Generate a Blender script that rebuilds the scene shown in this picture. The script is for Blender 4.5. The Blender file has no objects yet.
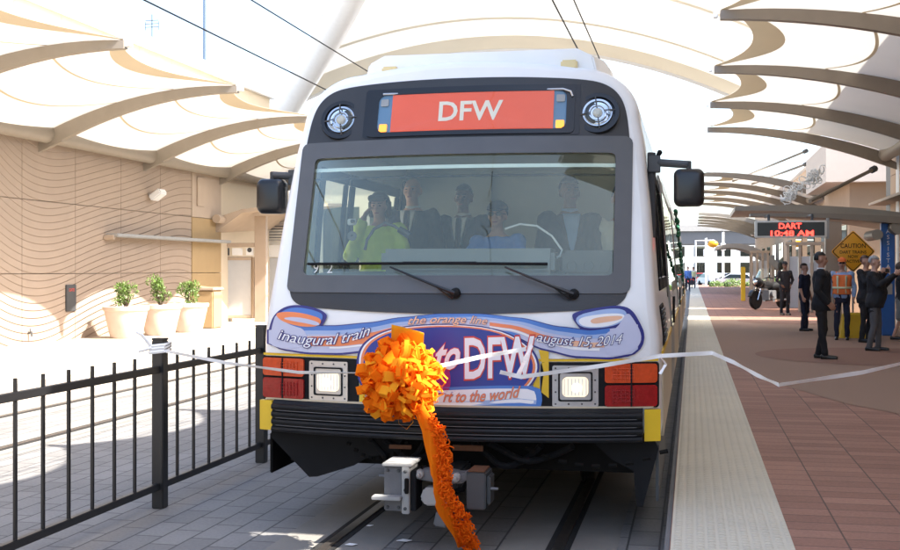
import bpy, bmesh, math, random
from mathutils import Vector, Matrix, Quaternion, noise
S = bpy.context.scene
R = math.radians
PI = math.pi
random.seed(7)

# ------------------------------------------------------------------ camera
F = 1150.0; HY = 270.0; YAW = math.atan(242 / F); CH = 1.75
cam = bpy.data.cameras.new('camera'); co = bpy.data.objects.new('camera', cam)
S.collection.objects.link(co); S.camera = co
co.location = (0, 0, CH); co.rotation_euler = (R(90), 0, YAW)
cam.sensor_width = 36; cam.lens = F / 900 * 36; cam.shift_y = -(275 - HY) / 900
cam.clip_start = 0.05; cam.clip_end = 5000
# ------------------------------------------------------------------ sky, sun, exposure
SUN = Vector((4.33, -0.85, 4.85)).normalized()
w = bpy.data.worlds.new('World'); S.world = w; w.use_nodes = True
nt = w.node_tree; bg = nt.nodes['Background']
sky = nt.nodes.new('ShaderNodeTexSky'); sky.sky_type = 'NISHITA'; sky.sun_disc = False
sky.sun_elevation = math.asin(SUN.z); sky.sun_rotation = math.atan2(SUN.x, SUN.y)
sky.air_density = 1.0; sky.dust_density = 2.6; sky.ozone_density = 1.0
nt.links.new(sky.outputs[0], bg.inputs[0]); bg.inputs[1].default_value = 0.15
sl = bpy.data.lights.new('sun', 'SUN'); sl.energy = 4.6; sl.angle = R(0.53); sl.color = (1.0, .95, .88)
so = bpy.data.objects.new('sun', sl); S.collection.objects.link(so); so.location = (20, -10, 30)
so.rotation_euler = (-SUN).to_track_quat('-Z', 'Y').to_euler()
S.view_settings.view_transform = 'Standard'; S.view_settings.look = 'None'
S.view_settings.gamma = 1.0; S.view_settings.exposure = 1.95
S.view_settings.use_curve_mapping = False

# ------------------------------------------------------------------ photo helpers: turn a pixel of the 900x550 photo into a point of the place
_c, _s = math.cos(YAW), math.sin(YAW)
def ray(px, py):
    t = (px - 450) / F
    return Vector((_c * t - _s, _s * t + _c, (HY - py) / F))
def at(px, py, Y):
    d = ray(px, py); k = Y / d.y
    return Vector((d.x * k, Y, CH + d.z * k))
def ground(px, py, z=0.0):
    d = ray(px, py); k = (z - CH) / d.z
    return Vector((d.x * k, d.y * k, z))

# ------------------------------------------------------------------ materials
def M(name, rgb, rough=.6, metal=0., var=.10, scale=6., bump=0., bscale=60., spec=.5, coat=0., trans=0.):
    m = bpy.data.materials.new(name); m.use_nodes = True
    t = m.node_tree; p = t.nodes['Principled BSDF']
    p.inputs['Roughness'].default_value = rough; p.inputs['Metallic'].default_value = metal
    p.inputs['Specular IOR Level'].default_value = spec; p.inputs['Coat Weight'].default_value = coat
    tc = t.nodes.new('ShaderNodeTexCoord')
    n = t.nodes.new('ShaderNodeTexNoise'); n.inputs['Scale'].default_value = scale; n.inputs['Detail'].default_value = 5
    t.links.new(tc.outputs['Object'], n.inputs['Vector'])
    mx = t.nodes.new('ShaderNodeMix'); mx.data_type = 'RGBA'
    mx.inputs[6].default_value = (*[max(0, c * (1 - var)) for c in rgb], 1)
    mx.inputs[7].default_value = (*[min(1, c * (1 + var)) for c in rgb], 1)
    t.links.new(n.outputs[0], mx.inputs[0]); t.links.new(mx.outputs[2], p.inputs['Base Color'])
    if bump:
        b = t.nodes.new('ShaderNodeBump'); b.inputs['Strength'].default_value = bump; b.inputs['Distance'].default_value = .01
        n2 = t.nodes.new('ShaderNodeTexNoise'); n2.inputs['Scale'].default_value = bscale; n2.inputs['Detail'].default_value = 4
        t.links.new(tc.outputs['Object'], n2.inputs['Vector']); t.links.new(n2.outputs[0], b.inputs['Height'])
        t.links.new(b.outputs[0], p.inputs['Normal'])
    m['col'] = mx.name
    return m
def emit(name, rgb, strength):
    m = M(name, rgb, .4); p = m.node_tree.nodes['Principled BSDF']
    p.inputs['Emission Color'].default_value = (*rgb, 1); p.inputs['Emission Strength'].default_value = strength
    return m
def fabric(name, rgb, tr):
    m = bpy.data.materials.new(name); m.use_nodes = True; t = m.node_tree
    for n in list(t.nodes): t.nodes.remove(n)
    o = t.nodes.new('ShaderNodeOutputMaterial'); d = t.nodes.new('ShaderNodeBsdfDiffuse'); l = t.nodes.new('ShaderNodeBsdfTranslucent')
    x = t.nodes.new('ShaderNodeMixShader'); x.inputs[0].default_value = tr
    tc = t.nodes.new('ShaderNodeTexCoord'); n = t.nodes.new('ShaderNodeTexNoise'); n.inputs['Scale'].default_value = .8; n.inputs['Detail'].default_value = 6
    mx = t.nodes.new('ShaderNodeMix'); mx.data_type = 'RGBA'
    mx.inputs[6].default_value = (*[c * .93 for c in rgb], 1); mx.inputs[7].default_value = (*[min(1, c * 1.05) for c in rgb], 1)
    t.links.new(tc.outputs['Object'], n.inputs['Vector']); t.links.new(n.outputs[0], mx.inputs[0])
    t.links.new(mx.outputs[2], d.inputs[0]); t.links.new(mx.outputs[2], l.inputs[0])
    t.links.new(d.outputs[0], x.inputs[1]); t.links.new(l.outputs[0], x.inputs[2]); t.links.new(x.outputs[0], o.inputs[0])
    return m
def glass(name, tint, refl, haze, hazecol=(.5, .55, .5), tnt=.85):
    m = bpy.data.materials.new(name); m.use_nodes = True; t = m.node_tree
    for n in list(t.nodes): t.nodes.remove(n)
    o = t.nodes.new('ShaderNodeOutputMaterial')
    tr = t.nodes.new('ShaderNodeBsdfTransparent'); tr.inputs[0].default_value = (*[c * tnt for c in tint], 1)
    gl = t.nodes.new('ShaderNodeBsdfGlossy'); gl.inputs['Roughness'].default_value = .01; gl.inputs[0].default_value = (.95, 1, .86, 1)
    df = t.nodes.new('ShaderNodeBsdfDiffuse'); df.inputs[0].default_value = (*hazecol, 1)
    fr = t.nodes.new('ShaderNodeFresnel'); fr.inputs[0].default_value = 1.5
    ma = t.nodes.new('ShaderNodeMath'); ma.operation = 'MULTIPLY'; ma.inputs[1].default_value = refl
    x1 = t.nodes.new('ShaderNodeMixShader'); x2 = t.nodes.new('ShaderNodeMixShader')
    tc = t.nodes.new('ShaderNodeTexCoord'); n = t.nodes.new('ShaderNodeTexNoise'); n.inputs['Scale'].default_value = 3; n.inputs['Detail'].default_value = 8
    mr = t.nodes.new('ShaderNodeMapRange'); mr.inputs[1].default_value = .3; mr.inputs[2].default_value = .7
    mr.inputs[3].default_value = haze * .8; mr.inputs[4].default_value = haze * 1.2
    t.links.new(tc.outputs['Object'], n.inputs['Vector']); t.links.new(n.outputs[0], mr.inputs[0]); t.links.new(mr.outputs[0], x1.inputs[0])
    t.links.new(tr.outputs[0], x1.inputs[1]); t.links.new(df.outputs[0], x1.inputs[2])
    t.links.new(fr.outputs[0], ma.inputs[0]); t.links.new(ma.outputs[0], x2.inputs[0])
    t.links.new(x1.outputs[0], x2.inputs[1]); t.links.new(gl.outputs[0], x2.inputs[2]); t.links.new(x2.outputs[0], o.inputs[0])
    return m
def pavers(name, c1, c2, mortar, bw, bh, msize, offset=.5, rough=.75, bump=.3, rot=0., stain=.25):
    m = M(name, c1, rough); t = m.node_tree; p = t.nodes['Principled BSDF']
    tc = t.nodes.new('ShaderNodeTexCoord'); mp = t.nodes.new('ShaderNodeMapping'); mp.inputs['Rotation'].default_value = (0, 0, rot)
    b = t.nodes.new('ShaderNodeTexBrick'); b.offset = offset
    b.inputs['Scale'].default_value = 1; b.inputs['Brick Width'].default_value = bw; b.inputs['Row Height'].default_value = bh
    b.inputs['Mortar Size'].default_value = msize; b.inputs['Mortar Smooth'].default_value = .3; b.inputs['Bias'].default_value = 0
    b.inputs['Color1'].default_value = (*c1, 1); b.inputs['Color2'].default_value = (*c2, 1); b.inputs['Mortar'].default_value = (*mortar, 1)
    t.links.new(tc.outputs['Object'], mp.inputs[0]); t.links.new(mp.outputs[0], b.inputs['Vector'])
    n = t.nodes.new('ShaderNodeTexNoise'); n.inputs['Scale'].default_value = .9; n.inputs['Detail'].default_value = 7; n.inputs['Roughness'].default_value = .65
    n3 = t.nodes.new('ShaderNodeTexNoise'); n3.inputs['Scale'].default_value = 45; n3.inputs['Detail'].default_value = 3
    t.links.new(tc.outputs['Object'], n.inputs['Vector']); t.links.new(tc.outputs['Object'], n3.inputs['Vector'])
    ad = t.nodes.new('ShaderNodeMath'); ad.operation = 'ADD'; t.links.new(n.outputs[0], ad.inputs[0]); t.links.new(n3.outputs[0], ad.inputs[1])
    mr = t.nodes.new('ShaderNodeMapRange'); mr.inputs[1].default_value = .6; mr.inputs[2].default_value = 1.4
    mr.inputs[3].default_value = 1 - stain; mr.inputs[4].default_value = 1 + stain
    t.links.new(ad.outputs[0], mr.inputs[0])
    vm = t.nodes.new('ShaderNodeVectorMath'); vm.operation = 'MULTIPLY'
    t.links.new(b.outputs['Color'], vm.inputs[0]); t.links.new(mr.outputs[0], vm.inputs[1]); t.links.new(vm.outputs[0], p.inputs['Base Color'])
    bu = t.nodes.new('ShaderNodeBump'); bu.invert = True; bu.inputs['Strength'].default_value = bump; bu.inputs['Distance'].default_value = .006
    t.links.new(b.outputs['Fac'], bu.inputs['Height']); t.links.new(bu.outputs[0], p.inputs['Normal'])
    return m

# ------------------------------------------------------------------ mesh builder
class MB:
    def __init__(s): s.v = []; s.f = []; s.mi = []
    def add(s, vs, fs, mi=0):
        o = len(s.v); s.v += [Vector(v) for v in vs]; s.f += [tuple(i + o for i in f) for f in fs]; s.mi += [mi] * len(fs); return s
    def box(s, x0, y0, z0, x1, y1, z1, mi=0):
        x0, x1 = sorted((x0, x1)); y0, y1 = sorted((y0, y1)); z0, z1 = sorted((z0, z1))
        return s.add([(x0, y0, z0), (x1, y0, z0), (x1, y1, z0), (x0, y1, z0), (x0, y0, z1), (x1, y0, z1), (x1, y1, z1), (x0, y1, z1)],
              [(0, 3, 2, 1), (4, 5, 6, 7), (0, 1, 5, 4), (1, 2, 6, 5), (2, 3, 7, 6), (3, 0, 4, 7)], mi)
    def cbox(s, c, size, rot=None, mi=0):
        n0 = len(s.v); h = [q / 2 for q in size]; s.box(-h[0], -h[1], -h[2], h[0], h[1], h[2], mi)
        for i in range(n0, len(s.v)):
            v = s.v[i]
            if rot: v = rot @ v
            s.v[i] = v + Vector(c)
        return s
    def tube(s, pts, r, n=8, mi=0, flat=None):
        pts = [Vector(p) for p in pts]; k = len(pts); rs = r if isinstance(r, (list, tuple)) else [r] * k
        o = len(s.v); prev = None; fs = []
        for i, p in enumerate(pts):
            t = (pts[min(i + 1, k - 1)] - pts[max(i - 1, 0)])
            if t.length < 1e-9: t = Vector((0, 0, 1))
            t.normalize()
            if prev is None:
                a = Vector((0, 0, 1)) if abs(t.z) < .9 else Vector((1, 0, 0))
                u = t.cross(a).normalized()
            else: u = (prev - t * prev.dot(t)).normalized()
            prev = u; q = t.cross(u)
            for j in range(n):
                a = 2 * PI * j / n; s.v.append(p + (u * math.cos(a) + q * math.sin(a)) * rs[i])
        for i in range(k - 1):
            for j in range(n):
                a, b = o + i * n + j, o + i * n + (j + 1) % n; fs.append((a, b, b + n, a + n))
        fs.append(tuple(o + j for j in reversed(range(n)))); fs.append(tuple(o + (k - 1) * n + j for j in range(n)))
        s.f += fs; s.mi += [mi] * len(fs); return s
    def capsule(s, p0, p1, r0, r1, n=10):
        p0, p1 = Vector(p0), Vector(p1); d = (p1 - p0); 
        if d.length < 1e-6: d = Vector((0, 0, .001))
        u = d.normalized(); pts, rs = [], []
        for a in (-80, -50, -20): pts.append(p0 + u * r0 * math.sin(R(a))); rs.append(r0 * math.cos(R(a)))
        for a in (20, 50, 80): pts.append(p1 + u * r1 * math.sin(R(a))); rs.append(r1 * math.cos(R(a)))
        return s.tube(pts, rs, n)
    def ell(s, c, rad, nu=14, nv=9, rot=None, mi=0, keep=None):
        c = Vector(c); vs = []; fs = []
        for i in range(nv + 1):
            a = PI * i / nv
            for j in range(nu):
                b = 2 * PI * j / nu; vs.append(Vector((math.sin(a) * math.cos(b), math.sin(a) * math.sin(b), math.cos(a))))
        for i in range(nv):
            for j in range(nu):
                q = (i * nu + j, i * nu + nu + j, i * nu + nu + (j + 1) % nu, i * nu + (j + 1) % nu)
                if keep is None or all(keep(vs[k]) for k in q): fs.append(q)
        out = []
        for v in vs:
            v = Vector((v.x * rad[0], v.y * rad[1], v.z * rad[2]))
            if rot: v = rot @ v
            out.append(v + c)
        return s.add(out, fs, mi)
    def lathe(s, prof, c=(0, 0, 0), n=20, mi=0, rot=None, sx=1., sy=1.):
        c = Vector(c); vs = []; fs = []
        for r, z in prof:
            for j in range(n):
                a = 2 * PI * j / n; v = Vector((r * math.cos(a) * sx, r * math.sin(a) * sy, z))
                if rot: v = rot @ v
                vs.append(v + c)
        for i in range(len(prof) - 1):
            for j in range(n):
                fs.append((i * n + j, i * n + (j + 1) % n, (i + 1) * n + (j + 1) % n, (i + 1) * n + j))
        fs.append(tuple(reversed(range(n)))); fs.append(tuple((len(prof) - 1) * n + j for j in range(n)))
        return s.add(vs, fs, mi)
    def prism(s, poly, f0, f1, mi=0):
        n = len(poly); vs = [f0(*p) for p in poly] + [f1(*p) for p in poly]
        return s.add(vs, [tuple(range(n)), tuple(reversed(range(n, 2 * n)))] + [(i, i + n, (i + 1) % n + n, (i + 1) % n) for i in range(n)], mi)
    def grid(s, fn, nu, nv, mi=0, close=False):
        vs = [fn(i / nu, j / nv) for j in range(nv + 1) for i in range(nu + 1)]
        fs = [(j * (nu + 1) + i, j * (nu + 1) + i + 1, (j + 1) * (nu + 1) + i + 1, (j + 1) * (nu + 1) + i) for j in range(nv) for i in range(nu)]
        return s.add(vs, fs, mi)
    def loft(s, rings, mi=0, cap=True):
        n = len(rings[0]); vs = [p for r in rings for p in r]
        fs = [(i * n + j, i * n + (j + 1) % n, (i + 1) * n + (j + 1) % n, (i + 1) * n + j) for i in range(len(rings) - 1) for j in range(n)]
        if cap: fs += [tuple(reversed(range(n))), tuple((len(rings) - 1) * n + j for j in range(n))]
        return s.add(vs, fs, mi)
    def xf(s, m, i0=0):
        for i in range(i0, len(s.v)): s.v[i] = m @ s.v[i]
        return s
    def build(s, name, mats, parent=None, smooth=True, bevel=0., ang=35, solid=0., remesh=0., world=True, fold=0.):
        me = bpy.data.meshes.new(name)
        off = Vector((0, 0, 0))
        me.from_pydata([tuple(v) for v in s.v], [], s.f)
        if not isinstance(mats, (list, tuple)): mats = [mats]
        for m in mats: me.materials.append(m)
        me.polygons.foreach_set('material_index', s.mi)
        bm = bmesh.new(); bm.from_mesh(me)
        bmesh.ops.recalc_face_normals(bm, faces=bm.faces)
        if bevel:
            bmesh.ops.remove_doubles(bm, verts=bm.verts, dist=1e-5)
            es = [e for e in bm.edges if len(e.link_faces) == 2 and e.calc_face_angle(0) > R(30)]
            bmesh.ops.bevel(bm, geom=es, offset=bevel, segments=2, affect='EDGES', clamp_overlap=True)
        bm.to_mesh(me); bm.free()
        if smooth:
            me.polygons.foreach_set('use_smooth', [True] * len(me.polygons)); me.set_sharp_from_angle(angle=R(ang))
        o = bpy.data.objects.new(name, me); S.collection.objects.link(o)
        if remesh or solid:
            if solid: md = o.modifiers.new('s', 'SOLIDIFY'); md.thickness = solid; md.offset = 0
            if remesh:
                md = o.modifiers.new('r', 'REMESH'); md.mode = 'VOXEL'; md.voxel_size = remesh; md.use_smooth_shade = True
                md = o.modifiers.new('sm', 'SMOOTH'); md.factor = .5; md.iterations = 3
            dg = bpy.context.evaluated_depsgraph_get(); m2 = bpy.data.meshes.new_from_object(o.evaluated_get(dg))
            o.modifiers.clear(); o.data = m2; m2.name = name
            if fold:
                sd_ = len(m2.vertices) % 97
                nn = [v.normal.copy() for v in m2.vertices]
                for v, q in zip(m2.vertices, nn):
                    p = v.co; a = noise.noise(Vector((p.x * 9 + sd_, p.y * 9, p.z * 5 + p.x * 6))); b_ = noise.noise(Vector((p.x * 22, p.y * 22 + sd_, p.z * 13 - p.x * 9)))
                    v.co = p + q * fold * (a + .45 * b_ - .5 * abs(a))
        if parent:
            o.parent = parent
            if world:
                p = parent; l = Vector((0, 0, 0))
                while p: l += p.location; p = p.parent
                o.location = -l
        return o
def tag(o, label=None, cat=None, group=None, kind=None):
    if label: o['label'] = label
    if cat: o['category'] = cat
    if group: o['group'] = group
    if kind: o['kind'] = kind
    return o
def empty(name, loc, label, cat, group=None, rz=0.):
    o = bpy.data.objects.new(name, None); S.collection.objects.link(o); o.location = loc; o.rotation_euler = (0, 0, rz)
    o.empty_display_size = .2
    return tag(o, label, cat, group)
def struct(o): o['kind'] = 'structure'; return o
def copy_tree(o, parent=None):
    c = o.copy(); S.collection.objects.link(c); c.parent = parent
    for ch in list(o.children): copy_tree(ch, c)
    return c
def text_mesh(body, h, wd=None, shear=0., off=0.):
    out = []
    box = None
    for of in ([0.] if not off else [0., off]):
        c = bpy.data.curves.new('text', 'FONT'); c.body = body; c.size = 1; c.shear = shear; c.resolution_u = 3; c.offset = of
        o = bpy.data.objects.new('text', c); S.collection.objects.link(o)
        me = bpy.data.meshes.new_from_object(o.evaluated_get(bpy.context.evaluated_depsgraph_get()))
        vs = [v.co.copy() for v in me.vertices]; fs = [tuple(p.vertices) for p in me.polygons]
        bpy.data.objects.remove(o); bpy.data.curves.remove(c); bpy.data.meshes.remove(me)
        if box is None:
            x0, x1 = min(v.x for v in vs), max(v.x for v in vs); y0, y1 = min(v.y for v in vs), max(v.y for v in vs); box = (x0, x1, y0, y1)
        x0, x1, y0, y1 = box; k = h / (y1 - y0); kx = wd / (x1 - x0) if wd else k
        out.append(([((v.x - x0) * kx, (v.y - y0) * k) for v in vs], fs, (x1 - x0) * kx))
    return out
# ------------------------------------------------------------------ palette
m_white = M('white_train_paint', (.85, .85, .83), .3, var=.05, scale=4, coat=.3)
m_mask = M('charcoal_front_paint', (.030, .030, .031), .42, var=.25, scale=3, bump=.08, bscale=90)
m_black = M('black_rubber', (.011, .011, .012), .7, var=.3, spec=.2)
m_blackp = M('black_gloss_paint', (.012, .012, .013), .3, var=.2)
m_bumper = M('black_bumper_rubber', (.011, .011, .012), .5, var=.35, scale=10, bump=.1, spec=.25)
m_yellow = M('yellow_paint', (.75, .48, .02), .4, var=.08)
m_beige = M('beige_train_paint', (.55, .47, .33), .4, var=.08)
m_alu = M('brushed_aluminium', (.55, .55, .55), .35, .8, var=.12, scale=20)
m_grey = M('grey_cast_metal', (.13, .13, .135), .5, .1, var=.25, scale=12, bump=.15)
m_lgrey = M('light_grey_cast_metal', (.34, .335, .32), .5, .1, var=.18, scale=10, bump=.1)
m_dgrey = M('dark_grey_plastic', (.06, .062, .064), .5, var=.2)
m_under = M('grimy_underframe', (.012, .011, .010), .9, var=.4, spec=.1)
m_rust = M('rusty_iron', (.16, .07, .035), .8, .3, var=.35, scale=25)
m_rail = M('worn_steel', (.16, .14, .125), .35, .8, var=.3, scale=14)
m_groove = M('rail_groove_dark', (.012, .011, .010), .9, var=.3)  # near-black tone of the strip drawn for the rail groove
m_cab = M('cab_grey_panel', (.42, .45, .41), .7, var=.08)
m_dash = M('dashboard_plastic', (.20, .21, .21), .6, var=.1)
m_wind = glass('windscreen_glass', (.90, .97, .91), 1.5, .085, (.62, .70, .56), 1.)  # pale green haze stands in for sky reflections over the cab
m_cabg = glass('cab_side_glass', (.95, 1., .96), .15, .04, (.5, .55, .5), 1.)
m_side = glass('dark_side_glass', (.15, .17, .16), 1.5, .12, (.1, .11, .1), .6)
m_lens = glass('clear_lens', (.95, .95, .95), .7, .015, (.8, .8, .8), 1.)
m_redl = M('red_lens', (.30, .008, .008), .2, var=.3, scale=40, coat=.1, spec=.3, bump=.3, bscale=160)
m_oral = M('orange_lens', (.62, .07, .015), .2, var=.25, scale=40, coat=.1, spec=.3, bump=.3, bscale=160)
m_amber = emit('amber_lamp', (1., .30, .02), .5)
m_lamp = emit('lit_headlight', (1., .86, .62), .17)
m_chrome = M('chrome', (.75, .75, .75), .08, 1., var=.05)
m_signbg = emit('sign_panel_red', (.66, .075, .012), .09)
m_signblue = M('sign_panel_blue', (.10, .22, .36), .4)
m_signtx = emit('sign_letters', (.62, .60, .50), .08)
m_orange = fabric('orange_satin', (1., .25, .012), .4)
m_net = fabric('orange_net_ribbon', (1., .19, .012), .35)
m_sunsat = fabric('sunlit_orange_satin', (1., .46, .03), .4)  # yellower satin paints sunlight onto the bow's right loops and flap
m_tape = M('white_satin_ribbon', (.90, .89, .87), .45, var=.03)
m_iron = M('black_fence_paint', (.014, .014, .015), .35, var=.2, scale=20)
d_navy = M('vinyl_navy', (.025, .03, .20), .35, var=.08); d_blue = M('vinyl_blue', (.07, .20, .55), .35, var=.15, scale=3)
d_lblue = M('vinyl_pale_blue', (.35, .47, .72), .35, var=.12, scale=3); d_orange = M('vinyl_orange', (.85, .25, .10), .35, var=.1)
d_peach = M('vinyl_peach', (.85, .50, .32), .35, var=.1); d_lav = M('vinyl_lavender', (.55, .57, .72), .35, var=.1, scale=4)
d_white = M('vinyl_white', (.88, .88, .88), .35, var=.04); d_mag = M('vinyl_magenta', (.36, .02, .18), .35, var=.25); d_deep = M('vinyl_royal', (.022, .045, .29), .35, var=.12, scale=5)
d_red = M('vinyl_red', (.65, .06, .04), .35)
m_tan = M('tan_stone', (.40, .28, .185), .8, var=.08, scale=3, bump=.15)
m_tanl = M('pale_tan_stone', (.42, .33, .25), .8, var=.08, scale=3, bump=.15)
m_ochre = M('ochre_stone', (.36, .25, .125), .8, var=.1, scale=3, bump=.15)
m_cream = M('cream_render', (.62, .52, .38), .8, var=.05, scale=2, bump=.1)
m_rib = M('taupe_painted_steel', (.27, .235, .19), .5, var=.08, scale=5)
m_ribr = M('grey_taupe_painted_steel', (.22, .185, .15), .5, var=.1, scale=5)
m_frame = M('beige_frame_metal', (.42, .33, .25), .45, var=.06)
m_fab = fabric('translucent_membrane', (.85, .825, .765), .17)
m_hem = fabric('membrane_hem', (.62, .53, .39), .15)
m_vhem = fabric('vault_hem', (.74, .70, .60), .16)
m_white2 = M('white_painted_steel', (.75, .75, .74), .4, var=.05)
m_plate = M('frosted_panel', (.48, .49, .50), .35, var=.05)
m_terra = M('pale_terracotta', (.60, .48, .39), .8, var=.12, scale=6, bump=.2)
m_soil = M('potting_soil', (.05, .035, .025), .95, var=.4, scale=40)
m_leaf = M('shrub_leaf', (.11, .18, .035), .5, var=.4, scale=5); m_stem = M('woody_stem', (.09, .06, .04), .8)
m_conc = M('pale_concrete', (.42, .40, .37), .85, var=.12, scale=2, bump=.2)
m_skin = M('skin', (.46, .24, .16), .5, var=.06, scale=14); m_skin2 = M('brown_skin', (.17, .085, .05), .5, var=.08, scale=14); m_skin3 = M('light_skin', (.58, .33, .24), .5, var=.06, scale=14)
m_hairb = M('black_hair', (.012, .010, .009), .5, var=.4, scale=60, bump=.4, bscale=150); m_hairg = M('grey_hair', (.38, .37, .35), .6, var=.3, scale=60, bump=.4, bscale=150); m_hairbr = M('brown_hair', (.06, .035, .02), .5, var=.4, scale=60, bump=.4, bscale=150)
def cloth(n, c): return M(n, c, .85, var=.16, scale=9, bump=.35, bscale=30)
c_black = cloth('black_suit_cloth', (.018, .018, .021)); c_navy = cloth('navy_cloth', (.018, .022, .045)); c_lime = cloth('lime_jacket_cloth', (.72, .88, .16))
c_grey = cloth('grey_trouser_cloth', (.12, .12, .125)); c_blue = cloth('light_blue_shirt', (.28, .40, .62)); c_white = cloth('white_shirt', (.75, .75, .75)); c_royal = cloth('blue_shirt', (.10, .22, .58))
c_vest = cloth('orange_vest', (.85, .20, .05)); c_refl = M('reflective_tape', (.70, .72, .45), .4); c_charc = cloth('charcoal_suit_cloth', (.035, .036, .042)); c_print = cloth('black_white_print', (.22, .22, .22)); c_cream = cloth('cream_shirt', (.62, .60, .50)); c_tie = cloth('dark_tie', (.03, .022, .03))
m_lips = M('lips', (.30, .08, .07), .5); m_eye = M('dark_eye', (.012, .01, .01), .2); m_shoe = M('black_leather', (.012, .012, .012), .3)
m_frost = M('white_lettering', (.75, .77, .74), .5)

# ------------------------------------------------------------------ the setting: ground, tracks, platforms
def sheet(name, poly, z, m, th=0.):
    b = MB(); n = len(poly)
    if th: b.prism(poly, lambda x, y: (x, y, z), lambda x, y: (x, y, z - th))
    else: b.add([(x, y, z) for x, y in poly], [tuple(range(n))])
    return struct(b.build(name, m, smooth=False))
def rect(x0, y0, x1, y1): return [(x0, y0), (x1, y0), (x1, y1), (x0, y1)]
PL, PR, PZ, YE = -8.74, -.12, .24, 118
m_pav = pavers('grey_track_pavers', (.165, .158, .148), (.205, .196, .184), (.062, .059, .055), .40, .20, .008, rot=PI / 2, stain=.22)
m_band = M('track_concrete', (.215, .20, .175), .85, var=.22, scale=2.5, bump=.25, bscale=35)
m_brick = pavers('red_platform_pavers', (.265, .122, .080), (.37, .182, .122), (.11, .06, .043), .42, .205, .006, offset=0., stain=.22)
m_agg = M('exposed_aggregate', (.31, .192, .132), .85, var=.25, scale=120, bump=.3, bscale=200)
m_agg2 = M('red_aggregate', (.245, .128, .086), .85, var=.25, scale=120, bump=.3, bscale=200)
m_lplat = pavers('left_platform_pavers', (.40, .34, .28), (.44, .38, .31), (.24, .20, .16), .6, .6, .01, offset=0., stain=.12)
m_far = M('far_plaza_concrete', (.36, .35, .33), .9, var=.15, scale=.3, bump=.1)
m_road = M('asphalt', (.055, .055, .056), .9, var=.2, scale=4, bump=.2)
sheet('ground', rect(-900, -300, 900, 2500), -.03, m_far)
sheet('track_paving', rect(PL, -25, PR, YE), 0, m_pav)
for xc in (-1.537, -7.32):
    for s in (-1, 1):
        sheet('track_slab', rect(xc + s * .7175 - .36, -25, xc + s * .7175 + .36, YE), .004, m_band)
def flangeway(x):
    b = MB(); b.box(x - .075, -25, -.02, x + .075, YE, .0075); return b
for xc in (-1.537, -7.32):
    for s in (-1, 1):
        x = xc + s * .7175
        e = empty('rail', (x, -25, 0), ('grooved steel rail under the train, ' + ('nearest the platform strip' if s > 0 else 'on the side of the black railing')) if xc > -4 else ('embedded rail of the empty track, ' + ('nearer the black railing' if s > 0 else 'nearer the far sunlit platform')), 'rail', 'rails set in the paving')
        flangeway(x).build('flangeway', m_groove, e, smooth=False)
        MB().box(x - .036, -25, 0, x + .036, YE, .014).build('railhead', m_rail, e, bevel=.004)
sheet('platform', rect(PR, -25, 5.3, YE), PZ, m_brick, .3)
m_edge = M('platform_concrete_edge', (.16, .155, .15), .85, var=.25, scale=3, bump=.2)
struct(MB().box(PR - .03, -25, -.02, PR + .0, YE, PZ - .012).build('platform_kerb', m_edge, smooth=False))
def tactile():
    m = M('tactile_paving', (.66, .60, .47), .8, var=.10, scale=2.5); t = m.node_tree; p = t.nodes['Principled BSDF']
    tc = t.nodes.new('ShaderNodeTexCoord'); mp = t.nodes.new('ShaderNodeMapping'); mp.inputs['Scale'].default_value = (16.4, 16.4, 0); mp.inputs['Location'].default_value = (.25, .25, 0)
    v = t.nodes.new('ShaderNodeTexVoronoi'); v.inputs['Randomness'].default_value = 0; v.inputs['Scale'].default_value = 1
    mr = t.nodes.new('ShaderNodeMapRange'); mr.inputs[1].default_value = .22; mr.inputs[2].default_value = .40; mr.inputs[3].default_value = 1; mr.inputs[4].default_value = 0
    b = t.nodes.new('ShaderNodeBump'); b.inputs['Strength'].default_value = .9; b.inputs['Distance'].default_value = .008
    t.links.new(tc.outputs['Object'], mp.inputs[0]); t.links.new(mp.outputs[0], v.inputs['Vector']); t.links.new(v.outputs['Distance'], mr.inputs[0]); t.links.new(mr.outputs[0], b.inputs['Height']); t.links.new(b.outputs[0], p.inputs['Normal'])
    return m
sheet('platform_edge_strip', rect(PR + .005, -25, .545, YE), PZ + .006, tactile(), .004)
agg = [(.56, 21), (.62, 19), (1.0, 16.2), (1.7, 13.6), (2.7, 11.6), (4.0, 10.2), (5.28, 9.5), (5.28, 36), (.56, 36)]
sheet('aggregate_paving', agg, PZ + .004, m_agg)
sheet('paving_circle', [(3.3 + 2.2 * math.cos(a * PI / 24), 21.2 + 2.2 * math.sin(a * PI / 24)) for a in range(48)], PZ + .008, m_agg2)
sheet('paving_circle', [(3.3 + 2.0 * math.cos(a * PI / 24), 35.2 + 2.2 * math.sin(a * PI / 24)) for a in range(48)], PZ + .008, m_agg2)
sheet('far_platform', rect(-13.25, -25, PL, YE), PZ, m_lplat, .3)
sheet('far_platform_edge_strip', rect(PL - .66, -25, PL - .005, YE), PZ + .006, bpy.data.materials['tactile_paving'], .004)

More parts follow.
